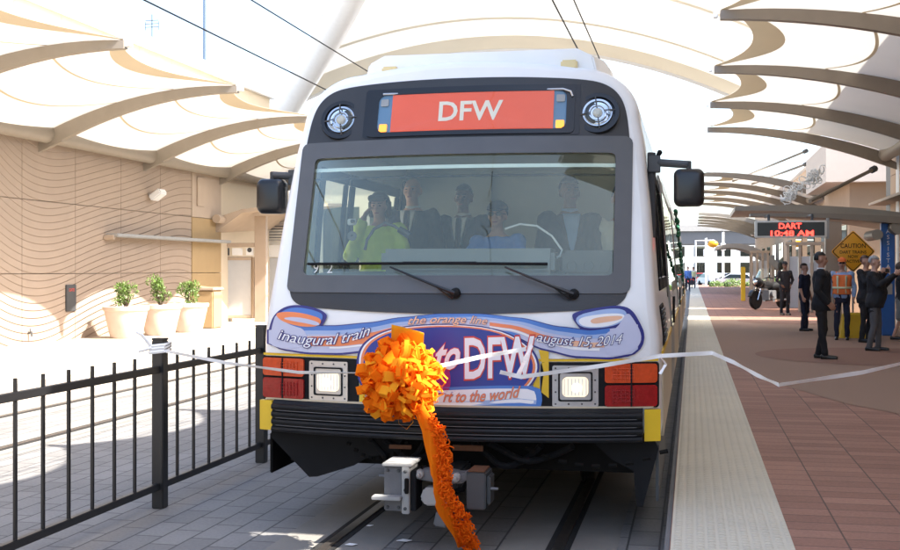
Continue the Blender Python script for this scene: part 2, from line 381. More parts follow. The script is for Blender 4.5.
# ------------------------------------------------------------------ left building
def wavy_tan(name, base):
    m = M(name, base, .8, var=.07, scale=2.5, bump=0); t = m.node_tree; p = t.nodes['Principled BSDF']
    tc = t.nodes.new('ShaderNodeTexCoord'); sep = t.nodes.new('ShaderNodeSeparateXYZ'); t.links.new(tc.outputs['Object'], sep.inputs[0])
    def math_(op, a, b=None, val=None):
        n = t.nodes.new('ShaderNodeMath'); n.operation = op; t.links.new(a, n.inputs[0])
        if b is not None: t.links.new(b, n.inputs[1])
        if val is not None: n.inputs[1].default_value = val
        return n.outputs[0]
    # carved relief: level lines of z + a broad hump-shaped swell along y
    s1 = math_('SINE', math_('MULTIPLY', math_('ADD', sep.outputs['Y'], val=-23.97), val=.62)); s1 = math_('MULTIPLY', s1, val=-.50)
    s2 = math_('SINE', math_('MULTIPLY', math_('ADD', sep.outputs['Y'], val=.4), val=1.24)); s2 = math_('MULTIPLY', s2, val=.10)
    fan = math_('MULTIPLY', math_('SINE', math_('MULTIPLY', sep.outputs['Y'], val=.33)), val=.28)
    h = math_('ADD', math_('ADD', math_('MULTIPLY', sep.outputs['Z'], math_('ADD', fan, val=1.)), s1), s2)
    fr = math_('FRACT', math_('MULTIPLY', h, val=5.4))
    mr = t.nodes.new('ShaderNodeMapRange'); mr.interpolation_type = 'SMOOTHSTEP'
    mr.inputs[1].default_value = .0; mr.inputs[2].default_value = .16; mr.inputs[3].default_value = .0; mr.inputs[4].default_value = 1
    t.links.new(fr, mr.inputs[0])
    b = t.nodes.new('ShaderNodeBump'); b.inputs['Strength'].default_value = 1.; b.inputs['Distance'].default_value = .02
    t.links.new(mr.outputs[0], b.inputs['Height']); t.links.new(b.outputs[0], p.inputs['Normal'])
    mx = t.nodes.new('ShaderNodeMix'); mx.data_type = 'RGBA'; mx.inputs[6].default_value = (*[c * .78 for c in base], 1)  # grooves darkened in the base colour, standing in for relief shading
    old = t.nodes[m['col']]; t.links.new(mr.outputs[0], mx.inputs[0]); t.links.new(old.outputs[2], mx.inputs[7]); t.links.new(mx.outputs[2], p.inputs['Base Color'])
    return m
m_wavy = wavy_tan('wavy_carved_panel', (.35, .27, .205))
XW = -13.25
lb = empty('station_building', (XW, -12, 0), 'tan terminal building clad in wavy carved panels, behind the planters on the left', 'building')
b = MB(); ys = [-12 + 2.06 * i for i in range(21)]; ys = [y for y in ys if y < 29] + [29.0]
zs = [(PZ, 1.665), (1.68, 3.18), (3.195, 5.6)]
for i in range(len(ys) - 1):
    for z0, z1 in zs: b.box(XW - .1, ys[i] + .008, z0, XW, ys[i + 1] - .008, z1)
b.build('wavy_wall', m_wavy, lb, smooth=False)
MB().box(XW - .4, -12, 0, XW - .05, 36.8, 5.6).build('wall_core', m_cream, lb, smooth=False)
b = MB()
for z0, z1, k in ((PZ, 1.665, 1), (1.68, 3.18, 1), (3.195, 5.6, 0)): b.box(XW - .1, 29.02, z0, XW + .01, 30.98, z1, k)
b.build('smooth_end_panel', [m_tanl, m_ochre], lb, smooth=False)
b = MB()
for i in range(26): b.box(-14.3, -12 + i * 1.88 + .006, 5.2, -14.0, -12 + (i + 1) * 1.88 - .006, 7.55)
b.build('upper_wall', m_cream, lb, smooth=False)
MB().box(-15.2, -12.0, 5.62, -14.32, 36.8, 7.5).build('roof_slab', m_conc, lb, smooth=False)
MB().box(-15.2, -12.2, 7.552, -13.85, 37.0, 7.85).build('parapet', m_white2, lb, smooth=False)
MB().box(-14.0, -12, 5.602, -13.15, 30.98, 5.66).build('ledge', m_tanl, lb, smooth=False)
MB().box(XW + .012, 29.3, 3.5, XW + .05, 29.75, 4.3).build('louvre', m_tanl, lb, smooth=False, bevel=.01)
# wall furniture
p = at(149, 197, 1); 
def on_wall(px, py, X=XW):
    d = ray(px, py); k = X / d.x; return Vector((X, d.y * k, CH + d.z * k))
p = on_wall(149, 195)
e = empty('floodlight', p, 'white angled floodlight on a bracket high on the wavy tan wall', 'floodlight')
rt = Matrix.Rotation(R(-35), 3, 'Y')
MB().cbox(p + Vector((.24, 0, .0)), (.34, .36, .16), rt).build('lamp_housing', m_white2, e, bevel=.03)
MB().tube([p, p + Vector((.14, -.1, -.04)), p + Vector((.2, -.1, 0))], .035).build('bracket', m_lgrey, e)
p = on_wall(70, 298)
e = empty('wall_plaque', p, 'small dark grey notice plaque with red writing on the wavy wall', 'plaque')
MB().cbox(p + Vector((.02, 0, 0)), (.04, .40, .58)).build('plate', m_dgrey, e, bevel=.01)
t = text_mesh('GATE', .07, .22)[0]
MB().add([(p.x + .043, p.y - .11 + u, p.z + .14 + v) for u, v in t[0]], t[1]).build('lettering', d_red, e, smooth=False)
a, q = on_wall(104, 235), on_wall(212, 242)
e = empty('wall_rail', a, 'long slim grey metal bar fixed level along the wavy wall', 'rail')
MB().box(XW + .02, a.y, a.z - .04, XW + .34, q.y + .6, a.z + .04).build('bar', m_lgrey, e, bevel=.02)
MB().tube([(XW + .01, a.y + .02, a.z - .05), (XW + .25, a.y + .02, a.z - .05)], .06, 10).build('end_bracket', m_frame, e)
p = on_wall(28, 333)
e = empty('hose_tap', p, 'small dark tap low on the sunlit foot of the wavy wall', 'tap')
MB().tube([p, p + Vector((.08, 0, .02)), p + Vector((.09, 0, -.07))], .022).build('spout', m_dgrey, e)
MB().tube([p + Vector((.05, 0, .02)), p + Vector((.05, 0, .09))], .012).build('handle', m_dgrey, e)

# ------------------------------------------------------------------ membrane canopies
def canopy(ys, xp, zp, xt, zt, label, mrib, cat='canopy', group='membrane canopies over the platforms', seams=(.42,), sag=.17, arch=.34, pipe=True, hemw=.09, pr=.19, brackets=True):
    sd = 1 if xt > xp else -1
    e = empty('platform_canopy', (xp, ys[0], PZ), label, cat, group)
    def rib(s): return Vector((xp + (xt - xp) * s, 0, zp + (zt - zp) * s + arch * 4 * s * (1 - s) * .62))
    for y in ys:
        b = MB(); rings = []
        for i in range(13):
            s = i / 12; p = rib(s); d = .34 * (1 - s) + .13 * s; wd = .075
            rings.append([(p.x, y - wd, p.z - d), (p.x, y + wd, p.z - d), (p.x, y + wd, p.z), (p.x, y - wd, p.z)])
        b.loft(rings)
        rb = b.build('rib', mrib, e, ang=25)
        p = rib(1.); MB().box(p.x - .03, y - .05, p.z - .10, p.x + sd * .10, y + .05, p.z + .05).build('tip_clamp', m_white2, rb, bevel=.01)
        if brackets:
            MB().prism([(xp, zp - .1), (xp - sd * .55, zp - .42), (xp - sd * .55, zp - .55), (xp, zp - .34), (xp + sd * .3, zp - .22), (xp + sd * .3, zp - .1)], lambda x, z: (x, y - .05, z), lambda x, z: (x, y + .05, z)).build('wall_bracket', mrib, rb, smooth=False)
    for i in range(len(ys) - 1):
        y0, y1 = ys[i], ys[i + 1]
        def pt(u, s, dz=0.):
            p = rib(s); k = 4 * u * (1 - u)
            return Vector((p.x, y0 + (y1 - y0) * u, p.z + .03 - .16 * k * (1 - .5 * s) + .10 * k * s * s + dz))
        def smax(u): return 1 - sag * (4 * u * (1 - u)) ** .85
        fb = MB().grid(lambda u, v: pt(u, v * smax(u)), 20, 16).build('membrane', m_fab, e)
        MB().grid(lambda u, v: pt(u, smax(u) - (hemw * (.25 + 4 * u * (1 - u) * .9)) * (1 - v), -.008), 20, 2).build('hem', m_hem, fb)
        for sm in seams:
            MB().grid(lambda u, v: pt(u, sm - sag * .8 * 4 * u * (1 - u) + .012 * (v - .5), -.006), 20, 1).build('seam', m_hem, fb)
    if pipe:
        MB().tube([(xp - sd * .03, ys[0] - 1.2, zp - .06), (xp - sd * .03, ys[-1] + .5, zp - .06)], pr, 16).build('pipe_beam', mrib, e, ang=60)
    return e
LY = [-6.3 + 4.65 * i for i in range(10)]
canopy(LY, -13.02, 4.62, -8.87, 5.42, 'cream membrane canopy on curved taupe ribs along the wavy tan building', m_rib, seams=(.36, .66), arch=.42)
canopy([12.87 + 4.78 * i for i in range(5)], 4.95, 4.85, .41, 5.62, 'large cream membrane canopy with scalloped edge over the right platform', m_ribr, seams=(.55,), sag=.13, hemw=.10)
canopy([6.40, 9.4, 12.4], 4.95, 4.85, -1.1, 5.7, 'short membrane canopy over the train front and platform edge', m_ribr, sag=.12)  # unseen bays drawn longer so their shade covers ground further left
gc = canopy([4.1, 5.70], 4.95, 4.85, .1, 5.7, 'unseen single membrane bay added to keep part of the bow shaded', m_ribr, sag=.12)  # out-of-view bay added to keep sun off part of the bow
for xa, xb in ((.1, 2.05), (2.75, 4.9)): MB().box(xa, 5.72, 5.50, xb, 6.38, 5.53).build('sun_gap_cover', m_ribr, gc, smooth=False)  # added covers leaving a slot that lets sun onto the bow
canopy([47 + 5.2 * i for i in range(5)], 5.0, 4.85, .45, 5.62, 'distant membrane canopy over the platform beyond the red message board', m_ribr, seams=(.5,))
canopy([80 + 5.2 * i for i in range(5)], 5.0, 4.85, .45, 5.62, 'farthest membrane canopy at the end of the brick platform', m_rib, seams=())

# central vault beyond the train
e = empty('track_vault', (-7.8, 46, 0), 'great vaulted white tent roof spanning both tracks behind the train', 'canopy')
def vault(u, v, dz=0.):
    xl = -17.2 + 9.2 * v + 1.0 * 4 * v * (1 - v); xr = 5.5
    x = xl + (xr - xl) * u; y = 47 - 15 * v
    top = 10.9 + 4.6 * v; k = (2.3 - .3 * v) / 9.5 ** 2
    return Vector((x, y, top - k * (x + 7.8) ** 2 - .5 * 4 * v * (1 - v) + dz))
mb = MB().grid(vault, 40, 16).build('membrane', m_fab, e)
for v0 in (.0, .2, .42, .66):
    wd = .035 if v0 else .10
    MB().grid(lambda u, v: vault(u, v0 + wd * (v) * (.4 if v0 else 1), -.03), 40, 1).build('seam', m_vhem, mb)
MB().tube([vault(0, i / 20) for i in range(21)], .60, 16).build('side_tube', m_white2, e, ang=60)
MB().tube([vault(i / 40, 0) for i in range(41)], .12, 10).build('arch_tube', m_white2, e)
for x, y, z in ((-17.2, 47, 8.5), (5.5, 47.0, 6.5)): MB().tube([(x, y, 0), (x, y, z)], .3, 14).build('mast', m_white2, e)
for y in (32.,): MB().tube([(5.5, y, 0), (5.5, y, vault(1, 1).z)], .25, 14).build('mast', m_white2, e); MB().tube([(-8.0, y, 0), (-8.0, y, vault(0, 1).z)], .12, 14)
# overhead wires
for x, z, lb_ in ((-7.33, 5.45, 'lower of the two overhead wires crossing the sky on the left'), (-7.33, 6.35, 'upper of the two overhead wires crossing the sky on the left'), (-1.50, 4.72, 'lower contact wire running above the train roof'), (-1.56, 5.40, 'upper messenger wire running above the train roof')):
    tag(MB().tube([(x, -20, z), (x, 30, z - .01), (x, 110, z)], .013 if x < -5 else .011, 6).build('overhead_wire', m_black), lb_, 'wire', 'overhead power wires')
p = at(205, 54, 60)
e = empty('light_pole', (p.x, 60, 0), 'tall thin dark blue pole rising behind the left canopy', 'pole')
MB().tube([(p.x, 60, 0), (p.x, 60, 24)], [.13, .09], 10).build('shaft', M('blue_grey_pole', (.10, .14, .20), .5), e)
MB().tube([(p.x, 60, 23.8), (p.x + 1.2, 60, 24.3)], .06, 8).build('arm', m_dgrey, e)
p = at(152, 27, 42)
e = empty('roof_antenna', (p.x, 42, p.z - .9), 'small spindly antenna standing above the left roofline', 'antenna')
MB().tube([(p.x, 42, p.z - 1.6), (p.x, 42, p.z + .5)], .02, 6).build('mast', m_dgrey, e)
b = MB()
for k in range(3): b.tube([(p.x - .28, 42, p.z + k * .13), (p.x + .28, 42, p.z + k * .13)], .015, 5); b.tube([(p.x - .28 + .28 * k, 42, p.z - .12), (p.x - .28 + .28 * k, 42, p.z + .22)], .013, 5)
b.build('rods', m_dgrey, e)
bq = empty('rear_terminal', (-16, 37, 0), 'cream terminal wing standing behind the left shelter', 'building')
MB().box(-24, 50, -.02, -9.6, 66, 7.4).build('wall', m_cream, bq, smooth=False)
MB().box(-24.2, 49.6, 7.4, -9.4, 66.2, 7.9).build('parapet', m_white2, bq, smooth=False)
for i in range(6): MB().box(-23 + 2.2 * i, 49.93, 1.2, -21.3 + 2.2 * i, 49.99, 4.6).build('window', m_side, bq, smooth=False)
# ------------------------------------------------------------------ the train
XC, YF = -1.54, 7.22
def setb(z):
    if z < 1.38: return 0.
    if z < 1.55: return (z - 1.38) ** 2 / .34 * .33
    return (z - 1.465) * .33
def yf(x, z): return YF + .22 * ((x - XC) / 1.3) ** 2 + setb(z)
def onf(px, py):
    d = ray(px, py); y = 7.4
    for _ in range(25):
        k = y / d.y; x = d.x * k; z = CH + d.z * k; y = yf(x, z)
    return Vector((x, y, z))
def fp(x, z, off=0.): return Vector((x, yf(x, z) - off, z))
train = empty('light_rail_train', (XC, 7.4, 0), 'white light rail train with charcoal front, blue and orange banner and DFW sign', 'train')
def hw(z):
    t = [(.5, 1.345), (1.3, 1.34), (1.5, 1.315), (2.15, 1.27), (2.6, 1.225), (2.9, 1.17)]
    for (a, b), (c, d) in zip(t, t[1:]):
        if z <= c: return b + (d - b) * max(0, (z - a)) / (c - a)
    return t[-1][1]
ZB, ZT = .70, 3.20
def outline(n=200):
    pts = []
    zz = [ZB + (2.78 - ZB) * i / 50 for i in range(51)]
    right = [(hw(z), z) for z in zz]
    r0 = hw(2.78); arc = []
    for i in range(1, 25):
        a = PI / 2 * i / 24; k = .43
        arc.append((r0 - k + k * math.cos(a) ** .95, 2.78 + .36 * math.sin(a)))
    xe = arc[-1][0]
    crown = [(xe * (1 - i / 20), 3.14 + (ZT - 3.14) * (1 - (1 - i / 20) ** 2)) for i in range(1, 21)]
    half = right + arc + crown
    full = half + [(-x, z) for x, z in reversed(half[:-1])]
    bot = [(-hw(ZB) + 2 * hw(ZB) * i / 20, ZB) for i in range(1, 20)]
    return full + bot
OUT = [(XC + x, z) for x, z in outline()]
def rrect(x0, x1, z0, z1, r, n=8, x0t=None, x1t=None):
    pts = []
    for cx, cz, a0, t in ((x1 - r, z0 + r, -90, 0), (x1 - r, z1 - r, 0, 1), (x0 + r, z1 - r, 90, 1), (x0 + r, z0 + r, 180, 0)):
        for i in range(n + 1):
            a = R(a0 + 90 * i / n); pts.append([cx + r * math.cos(a), cz + r * math.sin(a)])
    return pts
def raypoly(c, ang, poly):
    dx, dz = math.cos(ang), math.sin(ang); best = None
    for i in range(len(poly)):
        (x0, z0), (x1, z1) = poly[i], poly[(i + 1) % len(poly)]
        ex, ez = x1 - x0, z1 - z0; den = dx * ez - dz * ex
        if abs(den) < 1e-12: continue
        t = ((x0 - c[0]) * ez - (z0 - c[1]) * ex) / den; u = ((x0 - c[0]) * dz - (z0 - c[1]) * dx) / den
        if t > 0 and -1e-6 <= u <= 1 + 1e-6: best = t if best is None else min(best, t) if False else max(best, t)
    return (c[0] + dx * best, c[1] + dz * best)
def ringpatch(outer, inner, off, n=160, m=6, c=None, mb=None, deep=0., mi=0):
    mb = mb or MB(); c = c or (sum(p[0] for p in inner) / len(inner), sum(p[1] for p in inner) / len(inner))
    A = [2 * PI * i / n for i in range(n)]
    extra = [math.atan2(p[1] - c[1], p[0] - c[0]) % (2 * PI) for p in list(outer) + list(inner)] if n < 0 else []
    O = [raypoly(c, a, outer) for a in A]; I = [raypoly(c, a, inner) for a in A]
    rings = []
    if deep: rings.append([fp(*p, off - deep) for p in O])
    for j in range(m + 1):
        t = j / m; rings.append([fp(o[0] + (i[0] - o[0]) * t, o[1] + (i[1] - o[1]) * t, off) for o, i in zip(O, I)])
    if deep: rings.append([fp(*p, off - deep) for p in I])
    mb.loft(rings, mi, cap=False); return mb
def patch(poly, off, c=None, m=3, mb=None, mi=0, deep=0.):
    mb = mb or MB(); c = c or (sum(p[0] for p in poly) / len(poly), sum(p[1] for p in poly) / len(poly))
    poly = [(a[0] + (b_[0] - a[0]) * j / q, a[1] + (b_[1] - a[1]) * j / q) for a, b_ in zip(poly, list(poly[1:]) + [poly[0]]) for q in [max(1, int(math.hypot(b_[0] - a[0], b_[1] - a[1]) / .05))] for j in range(q)]
    rings = []
    if deep: rings.append([fp(*p, off - deep) for p in poly])
    for j in range(m + 1):
        t = 1 - j / m * .98; rings.append([fp(c[0] + (p[0] - c[0]) * t, c[1] + (p[1] - c[1]) * t, off) for p in poly])
    o = len(mb.v); mb.loft(rings, mi, cap=False); k = len(poly); L = len(rings) - 1
    mb.add(rings[-1], [tuple(range(k))], mi); return mb
WS = rrect(-2.60, -.48, 1.70, 2.545, .035)
# body: cap (with the windscreen opening), rounded edge, sides and roof
mb = MB(); n = len(OUT)
cc = (XC, 1.95)
def scaled(k): return [(cc[0] + (x - cc[0]) * k, cc[1] + (z - cc[1]) * k) for x, z in OUT]
layers = [(.955, 0.), (.972, .006), (.986, .02), (.995, .042), (1., .075)]
rings = []
for k, dy in layers:
    rings.append([Vector((x, yf(x, z) + dy, z)) for x, z in scaled(k)])
rings.append([Vector((x, 8.6 if False else max(yf(x, z) + .12, 8.2), z)) for x, z in OUT])
for yy in (8.5, 9.05, 9.3, 10.7, 36): rings.append([Vector((x, yy, z)) for x, z in OUT])
f0 = len(mb.f); mb.loft(rings, cap=False)
# openings for the two cab side windows
for q in [q for q in range(f0, len(mb.f)) if all((8.3 < mb.v[i].y < 9.1 or 9.2 < mb.v[i].y < 10.8) and 1.66 < mb.v[i].z < 2.48 for i in mb.f[q])][::-1]: mb.f.pop(q); mb.mi.pop(q); mb.add(rings[-1], [tuple(range(n))])
inner = [raypoly(cc, math.atan2(z - cc[1], x - cc[0]), rrect(-2.63, -.45, 1.69, 2.56, .03)) for x, z in scaled(.955)]
rr = []
o955 = scaled(.955)
for j in range(7): rr.append([fp(o[0] + (i[0] - o[0]) * j / 6, o[1] + (i[1] - o[1]) * j / 6) for o, i in zip(o955, inner)])
mb.loft(rr, cap=False)
body = mb.build('body', m_white, train, ang=50)
# roof shroud
b = MB()
def shroud(y, k): return [Vector((XC + x * k, y, z)) for x, z in ((-1.0, 3.05), (-.93, 3.30), (-.80, 3.36), (.80, 3.36), (.93, 3.30), (1.0, 3.05))]
b.loft([shroud(8.35, .9), shroud(8.6, .98), shroud(9, 1.), shroud(34, 1.)])
b.build('roof_shroud', m_white, train, bevel=.012)
b = 0
for x_ in (-2.27, -.93): MB().box(x_, 8.30, 3.20, x_ + .12, 8.40, 3.27).build('marker_light', M('yellowed_lens', (.75, .60, .30), .3), train, bevel=.012)
b = MB()
for y0 in (12, 18, 24, 30): b.box(XC - .75, y0, 3.365, XC + .75, y0 + 2.6, 3.62)
b.build('roof_equipment', m_lgrey, train, bevel=.03)
# charcoal mask around the windscreen
def mask_outline():
    pts = []
    key = [(-2.55, 1.50), (-2.05, 1.475), (-1.54, 1.465), (-1.03, 1.475), (-.53, 1.50)]
    r = [(-.44, 1.535), (-.40, 1.60), (-.385, 1.75), (-.39, 2.2), (-.40, 2.55), (-.425, 2.80), (-.47, 2.93), (-.56, 3.01), (-.70, 3.045), (-1.1, 3.065), (-1.54, 3.07)]
    full = key[2:] + r
    left = [(2 * XC - x, z) for x, z in reversed(full[1:-1])]
    return full + left
MO = mask_outline()
WSo = rrect(-2.615, -.465, 1.685, 2.56, .04)
inn = [raypoly((XC, 2.12), math.atan2(z - 2.12, x - XC), WSo) for x, z in MO]
def dens(poly, k=6):
    out = []
    for i in range(len(poly)):
        a, b_ = poly[i], poly[(i + 1) % len(poly)]
        for j in range(k): out.append((a[0] + (b_[0] - a[0]) * j / k, a[1] + (b_[1] - a[1]) * j / k))
    return out
def smoothpoly(poly, it=2):
    for _ in range(it):
        out = []
        for i in range(len(poly)):
            a, b_ = poly[i], poly[(i + 1) % len(poly)]
            out += [(a[0] * .75 + b_[0] * .25, a[1] * .75 + b_[1] * .25), (a[0] * .25 + b_[0] * .75, a[1] * .25 + b_[1] * .75)]
        poly = out
    return poly
MOs = smoothpoly(MO, 3)
mask = ringpatch(MOs, WSo, .008, n=400, m=8, c=(XC, 2.12), deep=.012).build('front_mask', m_mask, train, ang=40)
# windscreen frame and glass
fr = ringpatch(rrect(-2.70, -.385, 1.60, 2.645, .05), rrect(-2.585, -.495, 1.715, 2.53, .035), .016, n=400, m=2, c=(XC, 2.12), deep=.03)
fr.build('windscreen_frame', M('windscreen_gasket', (.095, .097, .10), .45, var=.15, bump=.05), train, ang=40)
ws = patch(rrect(-2.60, -.48, 1.70, 2.545, .035), -.004, c=(XC, 2.12), m=4).build('windscreen', m_wind, train, ang=60)
t1 = text_mesh('9', .065)[0]; t2 = text_mesh('2', .065)[0]
for t, q in ((t1, onf(313, 273)), (t2, onf(327, 273))): MB().add([fp(q.x + u, q.z + v, .004) for u, v in t[0]], t[1]).build('fleet_number', m_frost, ws, smooth=False)
# destination sign box
sg = MB(); ringpatch(rrect(-2.21, -.87 + .10, 2.665, 2.995, .03), rrect(-2.13, -.825, 2.695, 2.965, .05), .022, n=240, m=2, c=(-1.47, 2.83), mb=sg, deep=.03)
SXC = -1.47
sign = sg.build('destination_sign', m_blackp, train, ang=40)
patch(rrect(-2.13, -.825, 2.695, 2.965, .05), .012, mb=MB(), m=2).build('sign_panel', m_signblue, sign, ang=60)
patch(rrect(-2.03, -.91, 2.697, 2.963, .004), .0155, mb=MB(), m=2).build('sign_film', m_signbg, sign, ang=60)
b = MB()
t = text_mesh('DFW', .135, .42)[1 - 1:] ; t = text_mesh('DFW', .132, .43, off=.02)[1]
b.add([fp(-1.685 + u, 2.765 + v, .019) for u, v in t[0]], t[1]); b.build('sign_letters', m_signtx, sign, smooth=False)
b = MB()
for x in (-2.085, -.865): patch(rrect(x - .028, x + .028, 2.70, 2.755, .008), .021, mb=b, m=1, deep=.012)
b.build('corner_lamp', m_amber, sign)
b = MB()
for x in (-2.085, -.865): patch(rrect(x - .028, x + .028, 2.885, 2.935, .008), .021, mb=b, m=1, deep=.012)
b.build('corner_sensor', m_lgrey, sign)
patch(rrect(-2.125, -.83, 2.70, 2.96, .05), .032, mb=MB(), m=2).build('sign_glass', m_lens, sign, ang=60)
b = MB(); b.tube([fp(-2.10, 2.972, .03), fp(-.85, 2.972, .03), fp(-.80, 2.955, .03), fp(-.785, 2.92, .03)], .008); b.build('trim', m_alu, sign)
ringpatch(rrect(-2.235, -.735, 2.655, 3.01, .01), rrect(-2.205, -.775, 2.67, 2.99, .02), .012, n=240, m=1, c=(-1.47, 2.83), deep=.01).build('sign_surround', m_blackp, sign)
# upper round headlights
NORM = Vector((0, -1, .33)).normalized()
ROT = Vector((0, 0, 1)).rotation_difference(NORM).to_matrix()
for x in (-2.41, -.62):
    c = fp(x, 2.80, 0.008)
    h = MB().lathe([(.150, .0), (.145, .018), (.118, .018), (.104, -.03)], c, 32, rot=ROT).build('round_headlight', m_blackp, train)
    MB().lathe([(.101, .003), (.099, .022), (.086, .022), (.082, .006), (.06, -.0), (.001, -.002)], c, 32, rot=ROT).build('reflector', m_chrome, h)
    MB().lathe([(.062, .012), (.058, .026), (.050, .026), (.045, .014), (.001, .012)], c, 28, rot=ROT).build('inner_ring', m_chrome, h)
    MB().ell(c + NORM * .018, (.034, .034, .02), rot=ROT).build('bulb', M('frosted_bulb', (.75, .72, .62), .2), h)
    MB().ell(c + NORM * .016, (.098, .098, .03), 28, 10, rot=ROT, keep=lambda v: v.z > -.05).build('lens', m_lens, h)
    u = ROT @ Vector((1, 0, 0)); v = ROT @ Vector((0, 1, 0))
    for a in (0, 90, 180, 270):
        d = u * math.cos(R(a + 8)) + v * math.sin(R(a + 8)); MB().tube([c + d * .045 + NORM * .04, c + d * .118 + NORM * .024], .0045, 6).build('guard_bar', m_dgrey, h)
# lamp clusters
for s in (-1, 1):
    def X(d): return XC + s * d
    def sp(a, b_, z0, z1, r=.02): return rrect(min(X(a), X(b_)), max(X(a), X(b_)), z0, z1, r)
    h = patch(sp(.60, 1.335, .875, 1.165, .02), .012, m=2, deep=.03).build('lamp_cluster', m_black, train, ang=40)
    ringpatch(sp(.675, .96, .885, 1.145, .01), sp(.735, .90, .945, 1.075, .03), .024, n=160, m=1, deep=.014).build('headlight_bezel', m_alu, h, ang=30)
    ringpatch(sp(.712, .925, .918, 1.106, .012), sp(.722, .915, .928, 1.096, .012), .030, n=120, m=1, deep=.008).build('bezel_gasket', m_black, h, ang=30)
    patch(sp(.737, .898, .947, 1.073, .03), .030, m=3, deep=.03).build('headlight', m_lamp, h, ang=50)
    b = MB()
    for k in range(7): b.tube([fp(X(.75 + .135 * k / 6), .958, .031), fp(X(.75 + .135 * k / 6), 1.062, .031)], .0028, 5)
    b.build('lens_ribs', m_white2, h)
    pb = fp(X(.817), 1.005, .028); MB().ell(pb, (.036, .008, .028)).build('bulb', emit('headlight_bulb', (1., .93, .78), 1.6), h)
    b = MB()
    for i in range(4):
        for q in range(4):
            if i in (0, 3) or q in (0, 3):
                p_ = fp(X(.695 + .245 * i / 3), .902 + .226 * q / 3, .026); b.ell(p_, (.006, .004, .006), 8, 5)
    b.build('screw', m_dgrey, h)
    patch(sp(1.00, 1.325, 1.035, 1.155, .02), .034, m=3, deep=.04).build('indicator_light', m_oral, h, ang=50)
    patch(sp(1.00, 1.325, .885, 1.02, .02), .034, m=3, deep=.04).build('brake_light', m_redl, h, ang=50)
    for z0, z1, mm in ((1.055, 1.135, m_oral), (.905, .995, m_redl)):
        b = MB()
        for k in range(4):
            z = z0 + (z1 - z0) * (k + .5) / 4; b.tube([fp(X(1.05), z, .037), fp(X(1.18), z, .037)], .004, 5)
        for k in range(6):
            xx = 1.05 + .13 * (k + .0) / 5; b.tube([fp(X(xx), z0, .037), fp(X(xx), z1, .037)], .004, 5)
        b.build('lens_ribs', mm, h)
    b = MB(); b.tube([fp(X(1.165), .885, .036), fp(X(1.165), 1.155, .036)], .006, 6); b.build('lens_divider', m_black, h)
    # yellow trims
    b = MB(); patch(sp(.58, 1.33, 1.170, 1.186, .003), .010, mb=b, m=1); patch(sp(.555, .595, .86, 1.18, .003), .009, mb=b, m=1)
    b.build('yellow_trim', m_yellow, train)
    patch(sp(1.245, 1.345, .665, .865, .004), .045, m=2, deep=.05).build('yellow_corner', m_yellow, train, ang=40)
# bumper of stacked rubber ribs
b = MB()
def ribprof(): 
    pr = [(-.0, .655)]
    for k in range(4):
        z = .66 + k * .05; pr += [(.055, z), (.085, z + .006), (.09, z + .02), (.085, z + .034), (.055, z + .041)]
    return pr + [(.03, .872), (-.05, .872), (-.05, .655)]
P = ribprof(); rings = []
for i in range(41):
    x = XC - 1.235 + 2.47 * i / 40; rings.append([Vector((x, yf(x, .8) - o, z)) for o, z in P])
b.loft(rings); bump = b.build('bumper', m_bumper, train, ang=25)
b = MB()
for k in range(3):
    z = .706 + k * .05; b.loft([[Vector((XC - 1.2 + 2.4 * i / 24, yf(XC - 1.2 + 2.4 * i / 24, .8) - .080 - o, z + q)) for o, q in ((0, 0), (.006, 0), (.006, .0035), (0, .0035))] for i in range(25)])
b.build('rub_strip', m_grey, bump, smooth=False)
b = MB(); rings = []
for i in range(41):
    x = XC - 1.3 + 2.6 * i / 40; rings.append([Vector((x, yf(x, .88) - o, z)) for o, z in ((.03, .874), (.03, .886), (-.01, .886), (-.01, .874))])
b.loft(rings); b.build('bumper_lip', m_beige, train, smooth=False)

# ------------------------------------------------------------------ banner stuck on the front, traced on the curved nose
def pl(pts, x):
    if x <= pts[0][0]: return pts[0][1]
    for (a, b_), (c, d) in zip(pts, pts[1:]):
        if x <= c:
            t = (x - a) / (c - a); t = t * t * (3 - 2 * t) * .5 + t * .5; return b_ + (d - b_) * t
    return pts[-1][1]
def pband(top, bot, x0, x1, f0, f1, off, n=60, mb=None, mi=0):
    mb = mb or MB()
    def q(u, v):
        px = x0 + (x1 - x0) * u; a, b_ = pl(top, px), pl(bot, px); fa = f0(px) if callable(f0) else f0; fb = f1(px) if callable(f1) else f1
        w_ = onf(px, a + (b_ - a) * (fa + (fb - fa) * v)); return fp(w_.x, w_.z, off)
    return mb.grid(q, n, 3, mi)
def ppoly(pts, off, mb=None, mi=0, it=2, m=3):
    w_ = [onf(*p) for p in pts]; poly = [(q.x, q.z) for q in w_]
    poly = smoothpoly(poly, it) if it else poly
    return patch(poly, off, mb=mb or MB(), mi=mi, m=m)
BT = [(267, 330), (285, 328), (310, 326), (335, 326), (370, 323), (400, 318), (440, 314), (480, 314), (520, 318), (560, 327), (590, 330.5), (620, 327), (632, 322), (641, 325)]
BB = [(267, 343), (285, 350), (310, 353.5), (340, 354), (370, 351), (400, 343), (440, 332), (480, 331), (510, 335), (545, 350), (575, 357), (610, 358.5), (632, 355), (641, 348)]
ban = pband(BT, BB, 267.5, 641, -.03, 1.03, .013).build('banner', d_navy, train, ang=60)
def strip(name, m, x0, x1, f0, f1, off=.0155, n=60): return pband(BT, BB, x0, x1, f0, f1, off, n).build(name, m, ban, ang=60)
strip('lavender_stripe', d_lav, 269.5, 638, .02, .96, .0148)
strip('blue_stripe', d_blue, 300, 610, lambda x: .0, lambda x: .34 - .14 * abs(x - 455) / 150 if 305 < x < 605 else .2, .0156)
strip('pale_blue_stripe', d_lblue, 300, 612, lambda x: .16, lambda x: .30, .0162)
